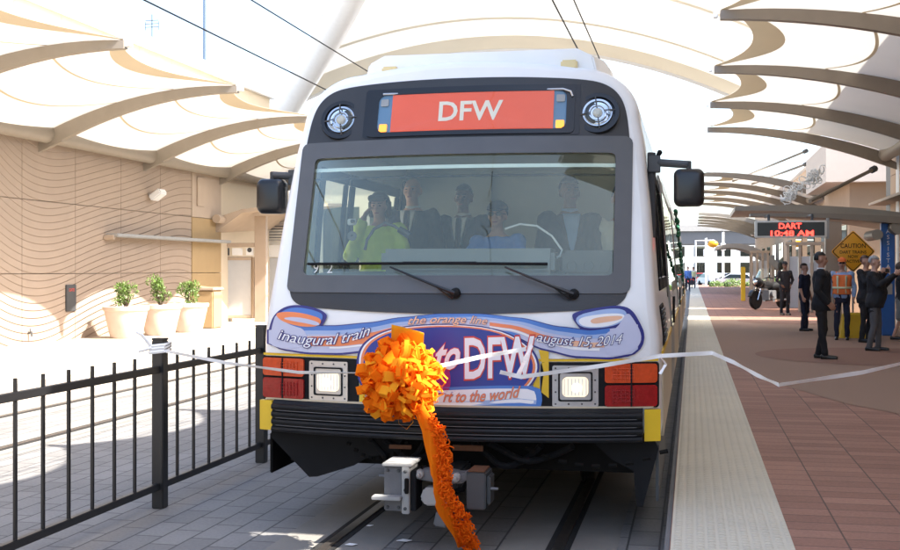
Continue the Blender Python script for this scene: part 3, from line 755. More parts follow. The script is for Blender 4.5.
strip('orange_stripe', d_orange, 285, 400, lambda x: .33 + .15 * (400 - x) / 115 * .4, lambda x: .72, .0166)
strip('peach_stripe', d_peach, 275, 312, .38, .62, .0172, 16)
strip('pale_stripe', d_white, 330, 400, .74, .80, .0168, 20)
strip('orange_stripe', d_orange, 490, 585, lambda x: .42, lambda x: .62, .0166)
strip('peach_stripe', d_peach, 560, 632, lambda x: .44, lambda x: .62, .0172, 26)
strip('pale_stripe', d_white, 490, 600, lambda x: .64, lambda x: .74, .0168, 26)
strip('blue_stripe', d_blue, 385, 520, .80, 1.06, .0169, 30)
# scroll loops at both ends
L = [(268, 340), (270, 326), (275, 314), (286, 306), (300, 304.5), (318, 308), (328, 314), (327, 319), (322, 327), (300, 330), (284, 336)]
ppoly(L, .0140).build('scroll', d_navy, ban, ang=60)
ppoly([(271, 338), (273, 326), (277, 316), (287, 308.5), (300, 307), (317, 310.5), (325, 315), (320, 325), (300, 328), (284, 333)], .0172).build('scroll_blue', d_blue, ban, ang=60)
ppoly([(271, 344), (272, 330), (276, 315), (279, 316), (284, 321), (294, 326), (306, 329), (310, 345), (290, 349), (277, 347)], .0180).build('scroll_face', d_lav, ban, ang=60)
ppoly([(276, 314), (283, 311.5), (298, 312), (312, 315), (323, 319), (320, 326), (306, 327), (292, 324.5), (281, 320)], .0186).build('scroll_inside', d_orange, ban, ang=60)
ppoly([(282, 318), (296, 316.5), (312, 319.5), (321, 323), (319.5, 326), (306, 323), (294, 321)], .0192).build('scroll_inside', d_lav, ban, ang=60)
ppoly([(571, 316), (576, 311.5), (600, 307), (620, 305), (632, 309), (640, 322), (645.5, 335), (642, 349), (630, 356), (610, 359), (598, 345), (580, 329)], .0142).build('scroll', d_navy, ban, ang=60)
ppoly([(574, 316), (600, 309.5), (619, 308), (628, 312), (624, 322), (606, 328), (580, 328)], .0172).build('scroll_blue', d_lblue, ban, ang=60)
ppoly([(577, 318), (600, 314), (618, 313), (626, 315), (622, 321), (606, 327), (582, 327)], .0180).build('scroll_inside', d_white, ban, ang=60)
ppoly([(590, 319), (606, 316), (624, 315.5), (621, 319.5), (604, 322.5), (592, 324)], .0187).build('scroll_inside', d_peach, ban, ang=60)
ppoly([(627, 311), (634, 319), (642.5, 335), (639, 347), (626, 354.5), (606, 356.5), (603, 334), (618, 328)], .0184).build('scroll_face', d_lav, ban, ang=60)
# central emblem
EM = [(357, 368), (358, 352), (366, 340), (384, 330), (410, 325), (455, 323), (500, 328), (530, 344), (541, 362), (538, 378), (526, 392), (520, 402), (470, 410), (410, 410), (372, 400), (360, 385)]
ppoly(EM, .0176).build('emblem_border', d_navy, ban, ang=60)
def scal(P_, k, c=(450, 366)): return [(c[0] + (x - c[0]) * k, c[1] + (y - c[1]) * k) for x, y in P_]
ppoly(scal(EM, .975), .0181).build('emblem_line', d_white, ban, ang=60)
ppoly(scal(EM, .955), .0186).build('emblem_line', d_orange, ban, ang=60)
ppoly(scal(EM, .925), .0191).build('emblem_face', d_deep, ban, ang=60)
ppoly([(415, 350), (440, 350), (452, 372), (450, 395), (425, 402), (405, 385)], .0197, it=3).build('emblem_glow', d_mag, ban, ang=60)
ppoly([(425, 388), (470, 386), (510, 385), (540, 386), (543, 398), (541, 408), (520, 405), (470, 409), (425, 409)], .0200, it=1).build('lower_scroll', d_blue, ban, ang=60)
ppoly([(425, 391), (470, 389), (510, 388), (534, 389), (537, 397), (536, 404), (518, 402), (470, 406), (425, 406)], .0205, it=1).build('lower_scroll_face', d_white, ban, ang=60)
ppoly([(425, 402.5), (470, 401), (518, 398), (537, 400), (536.5, 404), (518, 402), (470, 406), (425, 406)], .021, it=0, m=1).build('lower_scroll_edge', d_lblue, ban, ang=60)
ppoly([(440, 411.5), (470, 410), (519, 406.5), (541, 409.5), (540, 412), (470, 413.5)], .014, it=0, m=1).build('yellow_edge', m_yellow, train)
ppoly([(539, 350), (549, 350), (549, 398), (541.5, 392), (544, 372)], .012, it=0, m=1).build('yellow_trim', m_yellow, train)
def ptext(body, pts, hpx, m, mo=None, shear=0., off=.022, bold=.0, obold=.05, name='lettering'):
    # pts: baseline start and end pixel (and optional mid) on the nose
    a, b_ = pts[0], pts[-1]; mid = pts[1] if len(pts) == 3 else ((a[0] + b_[0]) / 2, (a[1] + b_[1]) / 2)
    Wd = b_[0] - a[0]
    def base(u):
        return (a[0] * (1 - u) ** 2 + b_[0] * u * u + (2 * mid[0] - .5 * (a[0] + b_[0])) * 2 * u * (1 - u), a[1] * (1 - u) ** 2 + b_[1] * u * u + (2 * mid[1] - .5 * (a[1] + b_[1])) * 2 * u * (1 - u))
    for of, mm, o in ([(obold, mo, off)] if mo else []) + [(bold, m, off + .0016)]:
        T = text_mesh(body, hpx, Wd, shear, of)[-1]
        vs = []
        for u, v in T[0]:
            x, y = base(u / Wd); q = onf(x, y - v); vs.append(fp(q.x, q.z, o))
        MB().add(vs, T[1]).build(name, mm, ban, smooth=False)
ptext('inaugural train', [(279, 342), (326, 348), (371, 338)], 13.5, d_white, d_navy, .38)
ptext('the orange line', [(409, 327), (450, 325), (488, 327)], 10, d_peach, d_navy, .38, obold=.03, bold=.012)
ptext('august 15, 2014', [(537, 344), (582, 349), (623, 346)], 12.5, d_white, d_navy, .38)
ptext('to', [(437, 370), (460, 367)], 22, d_white, d_red, .35, off=.023, bold=.03)
ptext('DFW', [(466, 378), (534, 376)], 39, d_white, d_red, 0, off=.023, bold=.02, obold=.05)
ptext('rt to the world', [(444, 401.5), (482, 401), (521, 396.5)], 11, d_orange, d_navy, .38, obold=.025, bold=.012, off=.0235)
ptext('A', [(413, 401), (424, 401)], 9, d_orange, None, .3, off=.0235)
# front wipers
for (pxp, pyp), (ax, ay), (bx0, by0), (bx1, by1) in (((456, 293), (392, 267), (309, 264), (477, 263)), ((574, 294), (506, 267), (404, 263), (548, 264))):
    P0, A = onf(pxp, pyp), onf(ax, ay); e0, e1 = onf(bx0, by0), onf(bx1, by1)
    w_ = MB().lathe([(.035, -.01), (.032, .03), (.012, .045)], fp(P0.x, P0.z, .01), 14, rot=Matrix.Rotation(R(90), 3, 'X')).build('wiper', m_black, train)
    mids = [fp(P0.x + (A.x - P0.x) * t, P0.z + (A.z - P0.z) * t, .05 + .02 * math.sin(PI * t)) for t in (0, .3, .7, 1)]
    MB().tube(mids, [.013, .010, .008, .006], 8).build('wiper_arm', m_blackp, w_)
    MB().tube([fp(P0.x - .02, P0.z - .035, .02), fp(P0.x - .05, P0.z - .012, .045), mids[1]], .006, 6).build('wiper_link', m_blackp, w_)
    bl = MB()
    def bp(t, o): return fp(e0.x + (e1.x - e0.x) * t, e0.z + (e1.z - e0.z) * t, o)
    bl.tube([bp(i / 16, .022) for i in range(17)], .011, 6)
    bl.tube([bp(i / 16, .035 + .012 * math.sin(PI * i / 16)) for i in range(17)], .007, 6)
    for t in (.1, .3, .5, .7, .9): bl.tube([bp(t - .02, .022), bp(t, .047), bp(t + .02, .022)], .006, 5)
    bl.build('wiper_blade', m_black, w_)
# mirrors on arms
for s in (-1, 1):
    if s > 0: c = Vector((-.02 + .0, 7.86, 2.30)); root = Vector((-.27, 7.95, 2.47))
    else: c = Vector((-2.965, 7.86, 2.28)); root = Vector((-2.80, 7.95, 2.42))
    m_ = MB().tube([root, root + Vector((s * .03, -.02, .01)), Vector((c.x, c.y, c.z + .155))], .028, 8)
    m_.tube([root + Vector((0, 0, .08)), root + Vector((0, 0, -.5))], .03, 8); m_.cbox(root + Vector((s * .02, 0, 0)), (.08, .1, .11))
    m_.tube([Vector((c.x, c.y, c.z + .18)), Vector((c.x, c.y, c.z + .08))], .018, 8)
    mm = m_.build('mirror_arm', m_dgrey, train, bevel=.004)
    b = MB(); rings = []
    for dy, k in ((-.085, .72), (-.075, .9), (-.04, 1.), (.05, 1.), (.06, .96)):
        rings.append([Vector((c.x + q[0] * k, c.y + dy, c.z + q[1] * k)) for q in rrect(-.10, .10, -.125, .125, .045)])
    b.loft(rings); b.build('mirror_shell', m_blackp, mm, ang=50)
    MB().add([Vector((c.x + q[0] * .9, c.y + .062, c.z + q[1] * .9)) for q in rrect(-.10, .10, -.125, .125, .045)], [tuple(range(36))]).build('mirror_glass', m_chrome, mm)
    if s > 0: MB().capsule(root + Vector((.04, -.02, .05)), root + Vector((.055, -.03, .075)), .014, .02).build('side_camera', m_black, mm)
# sides: window band, cab window, doors, skirt panels
for s in (-1, 1):
    def sx(z, o=0.): return XC + s * (hw(z) + o)
    def spanel(y0, y1, z0, z1, o, mb=None, nz=6, mi=0):
        mb = mb or MB(); fr_ = [(z0 + (z1 - z0) * i / nz) for i in range(nz + 1)]
        rings = [[Vector((sx(z, o), y, z)) for z in fr_] + [Vector((sx(z, -.01), y, z)) for z in reversed(fr_)] for y in (y0, y1)]
        mb.loft(rings, mi); return mb
    spanel(10.9, 35.9, 1.5, 2.62, .006).build('window_band', m_blackp, train, smooth=False)
    cb = spanel(8.40, 9.12, 1.60, 1.69, .012, None, 1); spanel(8.40, 9.12, 2.45, 2.54, .012, cb, 1); spanel(8.40, 8.52, 1.692, 2.448, .012, cb); spanel(9.03, 9.12, 1.692, 2.448, .012, cb)
    cw = cb.build('cab_side_window', m_black, train, bevel=.005)
    MB().grid(lambda u, v: Vector((sx(1.67 + .8 * v, -.004), 8.50 + .55 * u, 1.67 + .8 * v)), 1, 8).build('pane', m_cabg, cw, smooth=False)
    cb = spanel(9.20, 10.80, 1.60, 1.69, .012, None, 1); spanel(9.20, 10.80, 2.45, 2.54, .012, cb, 1); spanel(9.20, 9.32, 1.692, 2.448, .012, cb); spanel(10.68, 10.80, 1.692, 2.448, .012, cb)
    cw = cb.build('cab_side_window', m_black, train, bevel=.005)
    MB().grid(lambda u, v: Vector((sx(1.67 + .8 * v, -.004), 9.30 + 1.4 * u, 1.67 + .8 * v)), 1, 8).build('pane', m_cabg, cw, smooth=False)
    spanel(8.16, 9.0, 1.22, 1.50, .010).build('side_vent', m_black, train, bevel=.005)
    b = MB()
    for i in range(6): spanel(8.2, 8.96, 1.25 + i * .04, 1.268 + i * .04, .02, b, 1)
    b.build('vent_slat', m_dgrey, train)
    spanel(7.9, 35.9, .63, 1.17, .008).build('lower_side_panel', m_beige, train, smooth=False)
    spanel(7.8, 35.9, 1.172, 1.21, .011).build('yellow_stripe', m_yellow, train, smooth=False)
    for i, y in enumerate((11.2, 17.0, 24.2, 31.2)):
        d = spanel(y, y + 1.4, .66, 2.66, .014).build('passenger_door', m_lgrey if i else m_lgrey, train, bevel=.004)
        spanel(y + .1, y + .64, 1.2, 2.5, .018).build('door_pane', m_side, d, smooth=False)
        spanel(y + .76, y + 1.3, 1.2, 2.5, .018).build('door_pane', m_side, d, smooth=False)
        MB().tube([(sx(1.2, .03), y - .06, 1.25), (sx(1.2, .03), y - .06, 1.5)], .012, 8).build('grab_rail', m_black, d)
    for y in (12.9, 14.6, 19.2, 20.9, 22.5, 26.4, 28.1, 29.6, 33.3):
        w_ = spanel(y, y + 1.45, 1.62, 2.5, .012).build('side_window', m_side, train, smooth=False)
    # hinged guard skirts under the front corners
    x0 = XC + s * 1.33
    b = MB()
    if s < 0: poly = [(x0 + .03, .655), (x0 + .02, .60), (x0 + .30, .33), (x0 + .36, .335), (x0 + .62, .42), (x0 + .70, .47), (x0 + .9, .52), (x0 + 1.0, .655)]
    else: poly = [(x0 - .03, .655), (x0 + .0, .60), (x0 - .10, .22), (x0 - .14, .22), (x0 - .16, .45), (x0 - .30, .52), (x0 - .45, .655)]
    b.prism(poly, lambda x, z: (x, 7.52, z), lambda x, z: (x, 7.57, z))
    b.build('snow_guard', m_black, train, smooth=False)
    MB().box(x0 - .02 * s, 7.56, .25 if s > 0 else .34, x0, 9.4, .62).build('side_skirt', m_under if s < 0 else m_dgrey, train, bevel=.006)
# underframe, wheels, hoses, chain
MB().box(XC - 1.2, 7.62, .42, XC + 1.2, 35.5, .64).build('underframe', m_under, train, smooth=False)
for y in (9.6, 11.4, 21, 23, 32, 34):
    b = MB()
    for s in (-1, 1): b.lathe([(.30, -.05), (.33, -.04), (.33, .04), (.36, .05), (.36, .065)], (XC + s * .72, y, .345), 24, rot=Matrix.Rotation(R(90) * -s, 3, 'Y'))
    b.tube([(XC - .72, y, .345), (XC + .72, y, .345)], .07, 10)
    b.build('wheelset', m_rail, train, ang=40)
MB().box(XC - .95, 9.2, .28, XC + .95, 11.8, .46).build('bogie_frame', m_under, train, bevel=.02)
b = MB()
for x0, x1 in ((-2.25, -1.85), (-1.05, -.2)):
    for i in range(9):
        t = i / 8; b.tube([(x0 + (x1 - x0) * t, 7.36, .60 - .10 * 4 * t * (1 - t)), (x0 + (x1 - x0) * (t + .06), 7.36, .60 - .10 * 4 * (t + .03) * (1 - t - .03))], .014, 5)
b.build('safety_chain', m_under, train)
b = MB()
for i, (x0, x1, dz) in enumerate(((-2.1, -1.72, .16), (-2.0, -1.6, .12), (-1.4, -.95, .14), (-1.3, -.75, .1))):
    b.tube([(x0 + (x1 - x0) * t / 10, 7.40 + .05 * math.sin(t), .62 - dz * 4 * t / 10 * (1 - t / 10)) for t in range(11)], .022, 8)
b.build('hose', m_black, train)
b = MB(); b.box(-1.52, 7.30, .58, -1.32, 7.33, .615); b.box(-1.95, 7.32, .575, -1.80, 7.35, .60); b.build('hook', m_rust, train)
# coupler
CY = 6.95
coup = MB().box(-1.62, 7.16, .32, -1.46, 8.4, .46).tube([(-1.54, 7.9, .39), (-1.54, 9, .39)], .09, 12).build('coupler', m_dgrey, train, bevel=.012)
def cpl(name, m, *bx, bev=.008):
    b = MB()
    for q in bx: b.box(*q)
    return b.build(name, m, coup, bevel=bev)
cpl('coupler_block', m_grey, (-1.885, CY, .245, -1.765, CY + .26, .525))
cpl('face_plate', m_lgrey, (-1.764, CY - .03, .235, -1.715, CY + .20, .535), bev=.005)
cpl('top_plate', m_lgrey, (-1.89, CY - .03, .527, -1.70, CY + .24, .548), bev=.005)
cpl('guide_horn', m_lgrey, (-1.945, CY - .08, .325, -1.76, CY - .002, .348), bev=.004)
cpl('hook_plate', m_black, (-1.713, CY + .0, .25, -1.68, CY + .18, .50), bev=.004)
cpl('latch_lug', m_under, (-1.74, CY - .055, .365, -1.715, CY - .032, .46), bev=.004)
b = MB(); b.prism([(-1.68, .44), (-1.66, .50), (-1.52, .505), (-1.40, .485), (-1.36, .50), (-1.345, .46), (-1.40, .425), (-1.52, .415), (-1.60, .43)], lambda x, z: (x, CY + .04, z), lambda x, z: (x, CY + .16, z)); b.build('coupler_crossbar', m_grey, coup, bevel=.008)
ry = Matrix.Rotation(R(90), 3, 'X')
for x, z, r, m_ in ((-1.665, .475, .026, m_lgrey), (-1.535, .462, .040, m_lgrey), (-1.43, .462, .026, m_lgrey)):
    MB().lathe([(r * 1.1, -.03), (r * 1.1, .012), (r * .9, .02), (r * .45, .022), (r * .45, .04), (r * .1, .042)], (x, CY + .035, z), 18, rot=ry).build('pivot_pin', m_, coup)
for i, (x, z) in enumerate(((-1.74, .50), (-1.74, .27), (-1.74, .385), (-1.86, .50), (-1.79, .50), (-1.86, .27), (-1.79, .27))):
    MB().lathe([(.011, -.004), (.011, .006), (.007, .009)], (x, CY + (-.031 if i < 3 else -.001), z), 6, rot=ry).build('bolt', m_dgrey, coup, smooth=False)
b = MB(); b.prism([(-1.655, .33), (-1.62, .285), (-1.49, .292), (-1.47, .375), (-1.53, .405), (-1.63, .395)], lambda x, z: (x, CY - .0, z), lambda x, z: (x, CY + .12, z)); b.build('latch', m_lgrey, coup, bevel=.010)
b = MB(); b.prism([(-1.56, .175), (-1.475, .165), (-1.465, .255), (-1.54, .268)], lambda x, z: (x, CY - .05, z), lambda x, z: (x, CY + .12, z)); b.build('release_pedal', m_grey, coup, bevel=.010)
cpl('electric_head', m_dgrey, (-1.36, CY + .0, .275, -1.24, CY + .24, .50), (-1.238, CY + .03, .30, -1.215, CY + .18, .48))
cpl('top_cover', m_rust, (-1.355, CY + .02, .502, -1.25, CY + .22, .512), bev=.003)
MB().tube([(-1.216, CY + .05, .40), (-1.17, CY + .05, .40)], .010, 6).build('test_cock', m_grey, coup)
MB().tube([(-1.93, CY + .05, .455), (-1.885, CY + .05, .455)], .008, 6).build('lift_pin', m_grey, coup)
MB().tube([(-1.66, CY + .14, .50), (-1.60, CY + .2, .40), (-1.52, CY + .22, .33), (-1.42, CY + .2, .36), (-1.37, CY + .14, .44)], .016, 8).build('air_hose', m_black, coup)
# garland lights down the side seen past the mirror
b = MB(); rnd = random.Random(3)
for i in range(60):
    t = i / 59; b.ell((XC + 1.37 + .02 * rnd.random(), 12 + 9 * t, 2.35 - .75 * t + .05 * rnd.uniform(-1, 1)), (.022, .03, .022), 8, 5)
b.tube([(XC + 1.375, 12 + 9 * i / 20, 2.35 - .75 * i / 20) for i in range(21)], .012, 6)
b.build('garland', M('green_garland', (.02, .16, .08), .5, var=.5, scale=12), train)
# cab interior
MB().box(XC - 1.2, 7.9, .78, XC + 1.2, 11.2, .80).build('cab_floor', m_dgrey, train, smooth=False)
b = MB(); b.box(XC - 1.19, 10.9, .8, XC - .35, 10.94, 2.75); b.box(XC + .35, 10.9, .8, XC + 1.19, 10.94, 2.75); b.box(XC - .35, 10.95, .8, XC + .35, 10.98, 2.75)
b.build('cab_bulkhead', m_cab, train, smooth=False)
MB().box(XC - 1.1, 8.1, 2.70, XC + 1.1, 10.9, 2.73).build('cab_ceiling', m_cab, train, smooth=False)
for s in (-1, 1): MB().box(XC + s * 1.15, 8.6, .8, XC + s * 1.17, 10.88, 1.62).build('cab_lining', m_cab, train, smooth=False)
b = MB(); b.loft([[fp(XC - 1.12 + 2.24 * i / 20, 1.70, -.06)] + [Vector((XC - 1.12 + 2.24 * i / 20, 8.25, 1.74)), Vector((XC - 1.12 + 2.24 * i / 20, 8.25, 1.0)), Vector((XC - 1.12 + 2.24 * i / 20, 7.55, 1.0))] for i in range(21)])
dash = b.build('dashboard', m_dash, train, smooth=False)
q0, q1 = at(432, 250, 7.95), at(618, 250, 7.95)
MB().box(at(384, 252, 7.95).x, 7.85, 1.72, at(556, 250, 7.95).x, 8.2, 1.90).build('instrument_hood', m_dash, dash, bevel=.03)
p = at(588, 262, 7.85); MB().cbox((p.x, 8.0, 1.80), (.36, .26, .17)).build('gauge_panel', m_dgrey, dash, bevel=.02)
for i, px in enumerate((571, 588, 605)):
    p = at(px, 266, 7.84); MB().lathe([(.036, 0), (.036, -.02), (.03, -.02), (.03, -.012), (.001, -.012)], (p.x, 7.87, p.z), 16, rot=Matrix.Rotation(R(-90), 3, 'X')).build('gauge', m_dgrey, dash)
a = [at(x, y, 8.0) for x, y in ((505, 229), (520, 224), (537, 226), (552, 236), (562, 250), (560, 256), (548, 262))]
MB().tube(a, .0075, 8).build('control_loop', m_white2, dash)
a = [at(x, y, 8.0) for x, y in ((365, 250), (367, 240), (374, 229), (385, 223), (394, 226), (400, 230))]
g = MB().tube(a, .011, 8).build('gooseneck_microphone', m_grey, dash); MB().tube([at(399, 229, 8.0), at(410, 236, 8.0)], [.024, .028], 10).build('microphone_head', m_dgrey, g)
# pale bar and dark bar behind the glass, standing in for windscreen reflections
b = MB(); b.loft([[fp(x, 2.435, -.03), fp(x, 2.46, -.03), fp(x, 2.46, -.05), fp(x, 2.435, -.05)] for x in [XC - 1.05 + 2.1 * i / 12 for i in range(13)]]); b.build('reflection_band', M('reflection_pale', (.72, .78, .74), .4), train, smooth=False)
b = MB(); b.loft([[fp(x, 2.375, -.035), fp(x, 2.39, -.035), fp(x, 2.39, -.05), fp(x, 2.375, -.05)] for x in [XC - 1.05 + 2.1 * i / 12 for i in range(13)]]); b.build('reflection_line', m_black, train, smooth=False)
e = empty('action_camera', at(352, 232, 7.66), 'small action camera on a suction mount stuck inside the windscreen', 'camera')
p = at(352, 222, 7.72); MB().cbox(p, (.06, .03, .045)).build('camera_body', m_lgrey, e, bevel=.006)
MB().lathe([(.014, 0), (.014, -.02), (.01, -.022)], p + Vector((.012, -.015, .004)), 12, rot=Matrix.Rotation(R(-90), 3, 'X')).build('camera_lens', m_blackp, e)
q = at(352, 236, 7.66); MB().tube([p, p + Vector((0, 0, -.04)), q], .009, 6).build('mount_arm', m_black, e)
MB().lathe([(.034, 0), (.030, -.015), (.01, -.02)], q, 16, rot=Matrix.Rotation(R(90), 3, 'X')).build('suction_cup', m_dgrey, e)
# ------------------------------------------------------------------ railing, bow, ribbon
fe = empty('metal_railing', (-3.83, 7.84, 0), 'black metal picket railing between the two tracks, left of the train', 'railing')
FP = [7.84 + 2.04 * i - (.10 if i < 0 else 0) for i in range(-4, 6)]
XF = -3.83
for i, y in enumerate(FP):
    b = MB(); b.box(XF - .045, y - .045, 0, XF + .045, y + .045, 1.235); b.box(XF - .05, y - .05, 1.235, XF + .05, y + .05, 1.25)
    po = b.build('post', m_iron, fe, bevel=.006)
for y0, y1 in zip(FP, FP[1:]):
    for z, h in ((1.02, .05), (.165, .05)):
        MB().box(XF - .022, y0 + .046, z - h / 2, XF + .022, y1 - .046, z + h / 2).build('top_rail' if z > .5 else 'bottom_rail', m_iron, fe, bevel=.004)
    for j in range(6):
        y = y0 + .29 + .2915 * j
        MB().box(XF - .010, y - .010, .17, XF + .010, y + .010, 1.125).build('picket', m_iron, fe, bevel=.002)
rnd = random.Random(11)
BC = Vector((-1.715, 6.74, 1.08)); BR = .225
bow = empty('ribbon_bow', BC, 'huge orange satin pom-pom bow with a long trailing tail before the train', 'bow')
def loop_petal(b, d, L, wd, tw, mi):
    d = d.normalized(); a = Vector((0, 0, 1)) if abs(d.z) < .9 else Vector((1, 0, 0))
    u = d.cross(a).normalized(); u = Quaternion(d, tw) @ u; q = d.cross(u)
    o = BC + d * .03; nn = 9
    pts = []
    for i in range(nn):
        t = i / (nn - 1) * 2 * PI; r = L / 2 * (1 - math.cos(t)); lat = (.075 - .35 * wd) * math.sin(t) * (.4 + .6 * (1 - math.cos(t)) / 2)
        pts.append(o + d * r + q * lat)
    vs = []; 
    for i, p in enumerate(pts):
        k = .35 + .65 * math.sin(PI * i / (nn - 1)) ** .6
        vs += [p - u * wd / 2 * k, p + u * wd / 2 * k]
    b.add(vs, [(2 * i, 2 * i + 1, 2 * i + 3, 2 * i + 2) for i in range(nn - 1)], mi)
b = MB(); N = 400
for i in range(N):
    z = 1 - 2 * (i + .5) / N; a = i * 2.39996; r = math.sqrt(1 - z * z)
    d = Vector((r * math.cos(a), r * math.sin(a) * .9, z)) + Vector((rnd.uniform(-.32, .32), rnd.uniform(-.32, .32), rnd.uniform(-.32, .32)))
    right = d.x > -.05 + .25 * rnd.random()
    loop_petal(b, d, BR * rnd.choice((.72, .85, .95, 1.0, 1.12)) * rnd.uniform(.92, 1.05), rnd.uniform(.016, .032) if right else rnd.uniform(.03, .07), rnd.uniform(0, PI), 1 if (right and rnd.random() < .6) or rnd.random() < .12 else 0)  # right-hand loops mostly take the satin with sunlight in its colour
b.build('bow_loops', [m_orange, m_sunsat], bow, ang=60)
# folded end standing up at the top
b = MB(); b.grid(lambda u, v: Vector((-1.80 + .20 * u + .02 * v + .14 * v * (1 - u) * 0, 6.80 - .06 * v + .03 * math.sin(3 * u), 1.25 + .17 * v - .05 * u * v)), 6, 6); b.build('bow_flap', m_sunsat, bow, solid=.002)
def tail_c(t):
    keys = [(-1.575, 6.62, .96), (-1.48, 6.57, .80), (-1.435, 6.56, .62), (-1.425, 6.57, .46), (-1.405, 6.70, .30), (-1.385, 6.88, .14), (-1.375, 7.04, .025)]
    f = t * (len(keys) - 1); i = min(int(f), len(keys) - 2); k = f - i; k2 = k * k * (3 - 2 * k) * .4 + k * .6
    return Vector(keys[i]).lerp(Vector(keys[i + 1]), k2)
def tail_w(t): return .10 + .05 * math.sin(t * 2.2 * PI) ** 2 - .035 * (abs(t - .5) < .08)
b = MB(); b.grid(lambda u, v: tail_c(v) + Vector(((u - .5) * tail_w(v) * (.85 - .4 * v) - .015 - .02 * v, .03 * math.sin(6 * u + 9 * v) - .015, .0)), 8, 40); b.build('bow_tail', [m_orange], bow)
b = MB()
for i in range(520):
    t = rnd.uniform(.08, 1.0); c = tail_c(t) + Vector(((rnd.uniform(-.1, .55)) * tail_w(t) * (.6 + .7 * t), rnd.uniform(-.04, .05), rnd.uniform(-.02, .02)))
    r = rnd.uniform(.010, .02); ax = Vector((rnd.uniform(-1, 1), rnd.uniform(-1, 1), rnd.uniform(-1, 1))).normalized(); u = ax.orthogonal().normalized(); q = ax.cross(u)
    b.tube([c + u * r * math.cos(a) + q * r * math.sin(a) * 1.3 + ax * .004 * a for a in [k * .9 for k in range(7)]], .0042, 4)
b.build('tail_netting', m_net, bow)
# white ribbon, stretched from the railing post past the bow to a stand beyond the right edge
def ribbon(name, pts, wd, parent, m=m_tape, tw0=0., tw1=1.2, sub=8):
    P_ = []
    for i in range(len(pts) - 1):
        for j in range(sub): P_.append(Vector(pts[i]).lerp(Vector(pts[i + 1]), j / sub))
    P_.append(Vector(pts[-1])); L_ = len(P_)
    b = MB(); vs = []
    for i, p in enumerate(P_):
        a = tw0 + (tw1 - tw0) * i / (L_ - 1) + .25 * math.sin(i * .7); t = (P_[min(i + 1, L_ - 1)] - P_[max(i - 1, 0)]).normalized()
        up = (Vector((0, 0, 1)) - t * t.z).normalized(); sd_ = t.cross(up); d = up * math.cos(a) + sd_ * math.sin(a)
        vs += [p - d * wd / 2, p + d * wd / 2]
    b.add(vs, [(2 * i, 2 * i + 1, 2 * i + 3, 2 * i + 2) for i in range(L_ - 1)])
    return b.build(name, m, parent, solid=.0012, smooth=False)
tape = empty('opening_ribbon', (XF, 7.84, 1.15), 'long white ceremonial ribbon stretched across the front of the train and over the platform', 'ribbon')
pA = Vector((XF + .05, 7.80, 1.16))
def mid(a, b_, t, sag=0.): p = Vector(a).lerp(Vector(b_), t); p.z -= sag; return p
pB = BC + Vector((.05, -.05, .05)); pKn = at(500, 356, 6.95); pR1 = at(712, 353, 7.45); pR2 = at(779, 385, 6.85); pR3 = Vector((2.25, 8.5, 1.32))
ribbon('ribbon_run', [pA, mid(pA, pB, .3, .045), mid(pA, pB, .6, .06), pB], .024, tape)
ribbon('ribbon_run', [at(440, 366, 6.75), at(480, 357, 6.85), at(526, 349, 6.95)], .026, tape, tw1=.3)
ribbon('ribbon_run', [at(532, 345, 6.9), at(524, 362, 6.92), at(518, 376, 6.95)], .03, tape, tw0=.4, tw1=-.3)
ribbon('ribbon_run', [at(500, 372, 6.9), at(521, 377, 6.95), at(600, 366, 7.15), at(660, 356, 7.32), pR1], .026, tape, tw0=.2, tw1=.0)
ribbon('ribbon_run', [pR1, mid(pR1, pR2, .35, -.006), mid(pR1, pR2, .7, .004), pR2], .026, tape, tw0=.0, tw1=.5)
ribbon('ribbon_run', [pR2, mid(pR2, pR3, .3, .03), mid(pR2, pR3, .65, .02), pR3], .026, tape, tw0=.5, tw1=.1)
ribbon('ribbon_tail', [at(660, 357, 7.32), at(666, 364, 7.30), at(660, 374, 7.28)], .02, tape, tw0=.6)
b = MB()
for z in (1.145, 1.17, 1.19):
    b.tube([(XF - .055, 7.785, z), (XF + .055, 7.785, z + .012), (XF + .055, 7.895, z + .02), (XF - .055, 7.895, z + .01), (XF - .055, 7.785, z)], .014, 6)
b.tube([(XF - .05, 7.78, 1.2), (XF - .09, 7.73, 1.28), (XF - .13, 7.72, 1.3)], .012, 6); b.tube([(XF - .04, 7.78, 1.18), (XF - .11, 7.72, 1.16)], .012, 6)
b.build('ribbon_knot', m_tape, tape)
e = empty('stanchion', (pR3.x, pR3.y + .06, PZ), 'black stanchion post holding the end of the white ribbon', 'stanchion')
MB().lathe([(.17, 0), (.17, .02), (.03, .05)], (pR3.x, pR3.y + .06, PZ)).build('base', m_iron, e, ang=40); MB().tube([(pR3.x, pR3.y + .06, PZ), (pR3.x, pR3.y + .06, 1.4)], .03, 12).build('pole', m_iron, e)
# small flat white patches on the paving
for i, (px, py, lb_) in enumerate(((350, 545, 'flat white patch between the rails, left one'), (369, 526, 'smallest flat white patch, beside the left rail'), (403, 541, 'flat white patch on the pavers under the coupler'))):
    p = ground(px, py, .010); b = MB(); k = (.7, .4, .9)[i]
    b.add([p + Vector((-.05 * k, 0, 0)), p + Vector((.03 * k, -.02, .002)), p + Vector((.06 * k, .03, .0)), p + Vector((-.01, .04 * k, .004))], [(0, 1, 2, 3)])
    tag(b.build('white_patch', m_tape, solid=.002, smooth=False), lb_, 'litter')

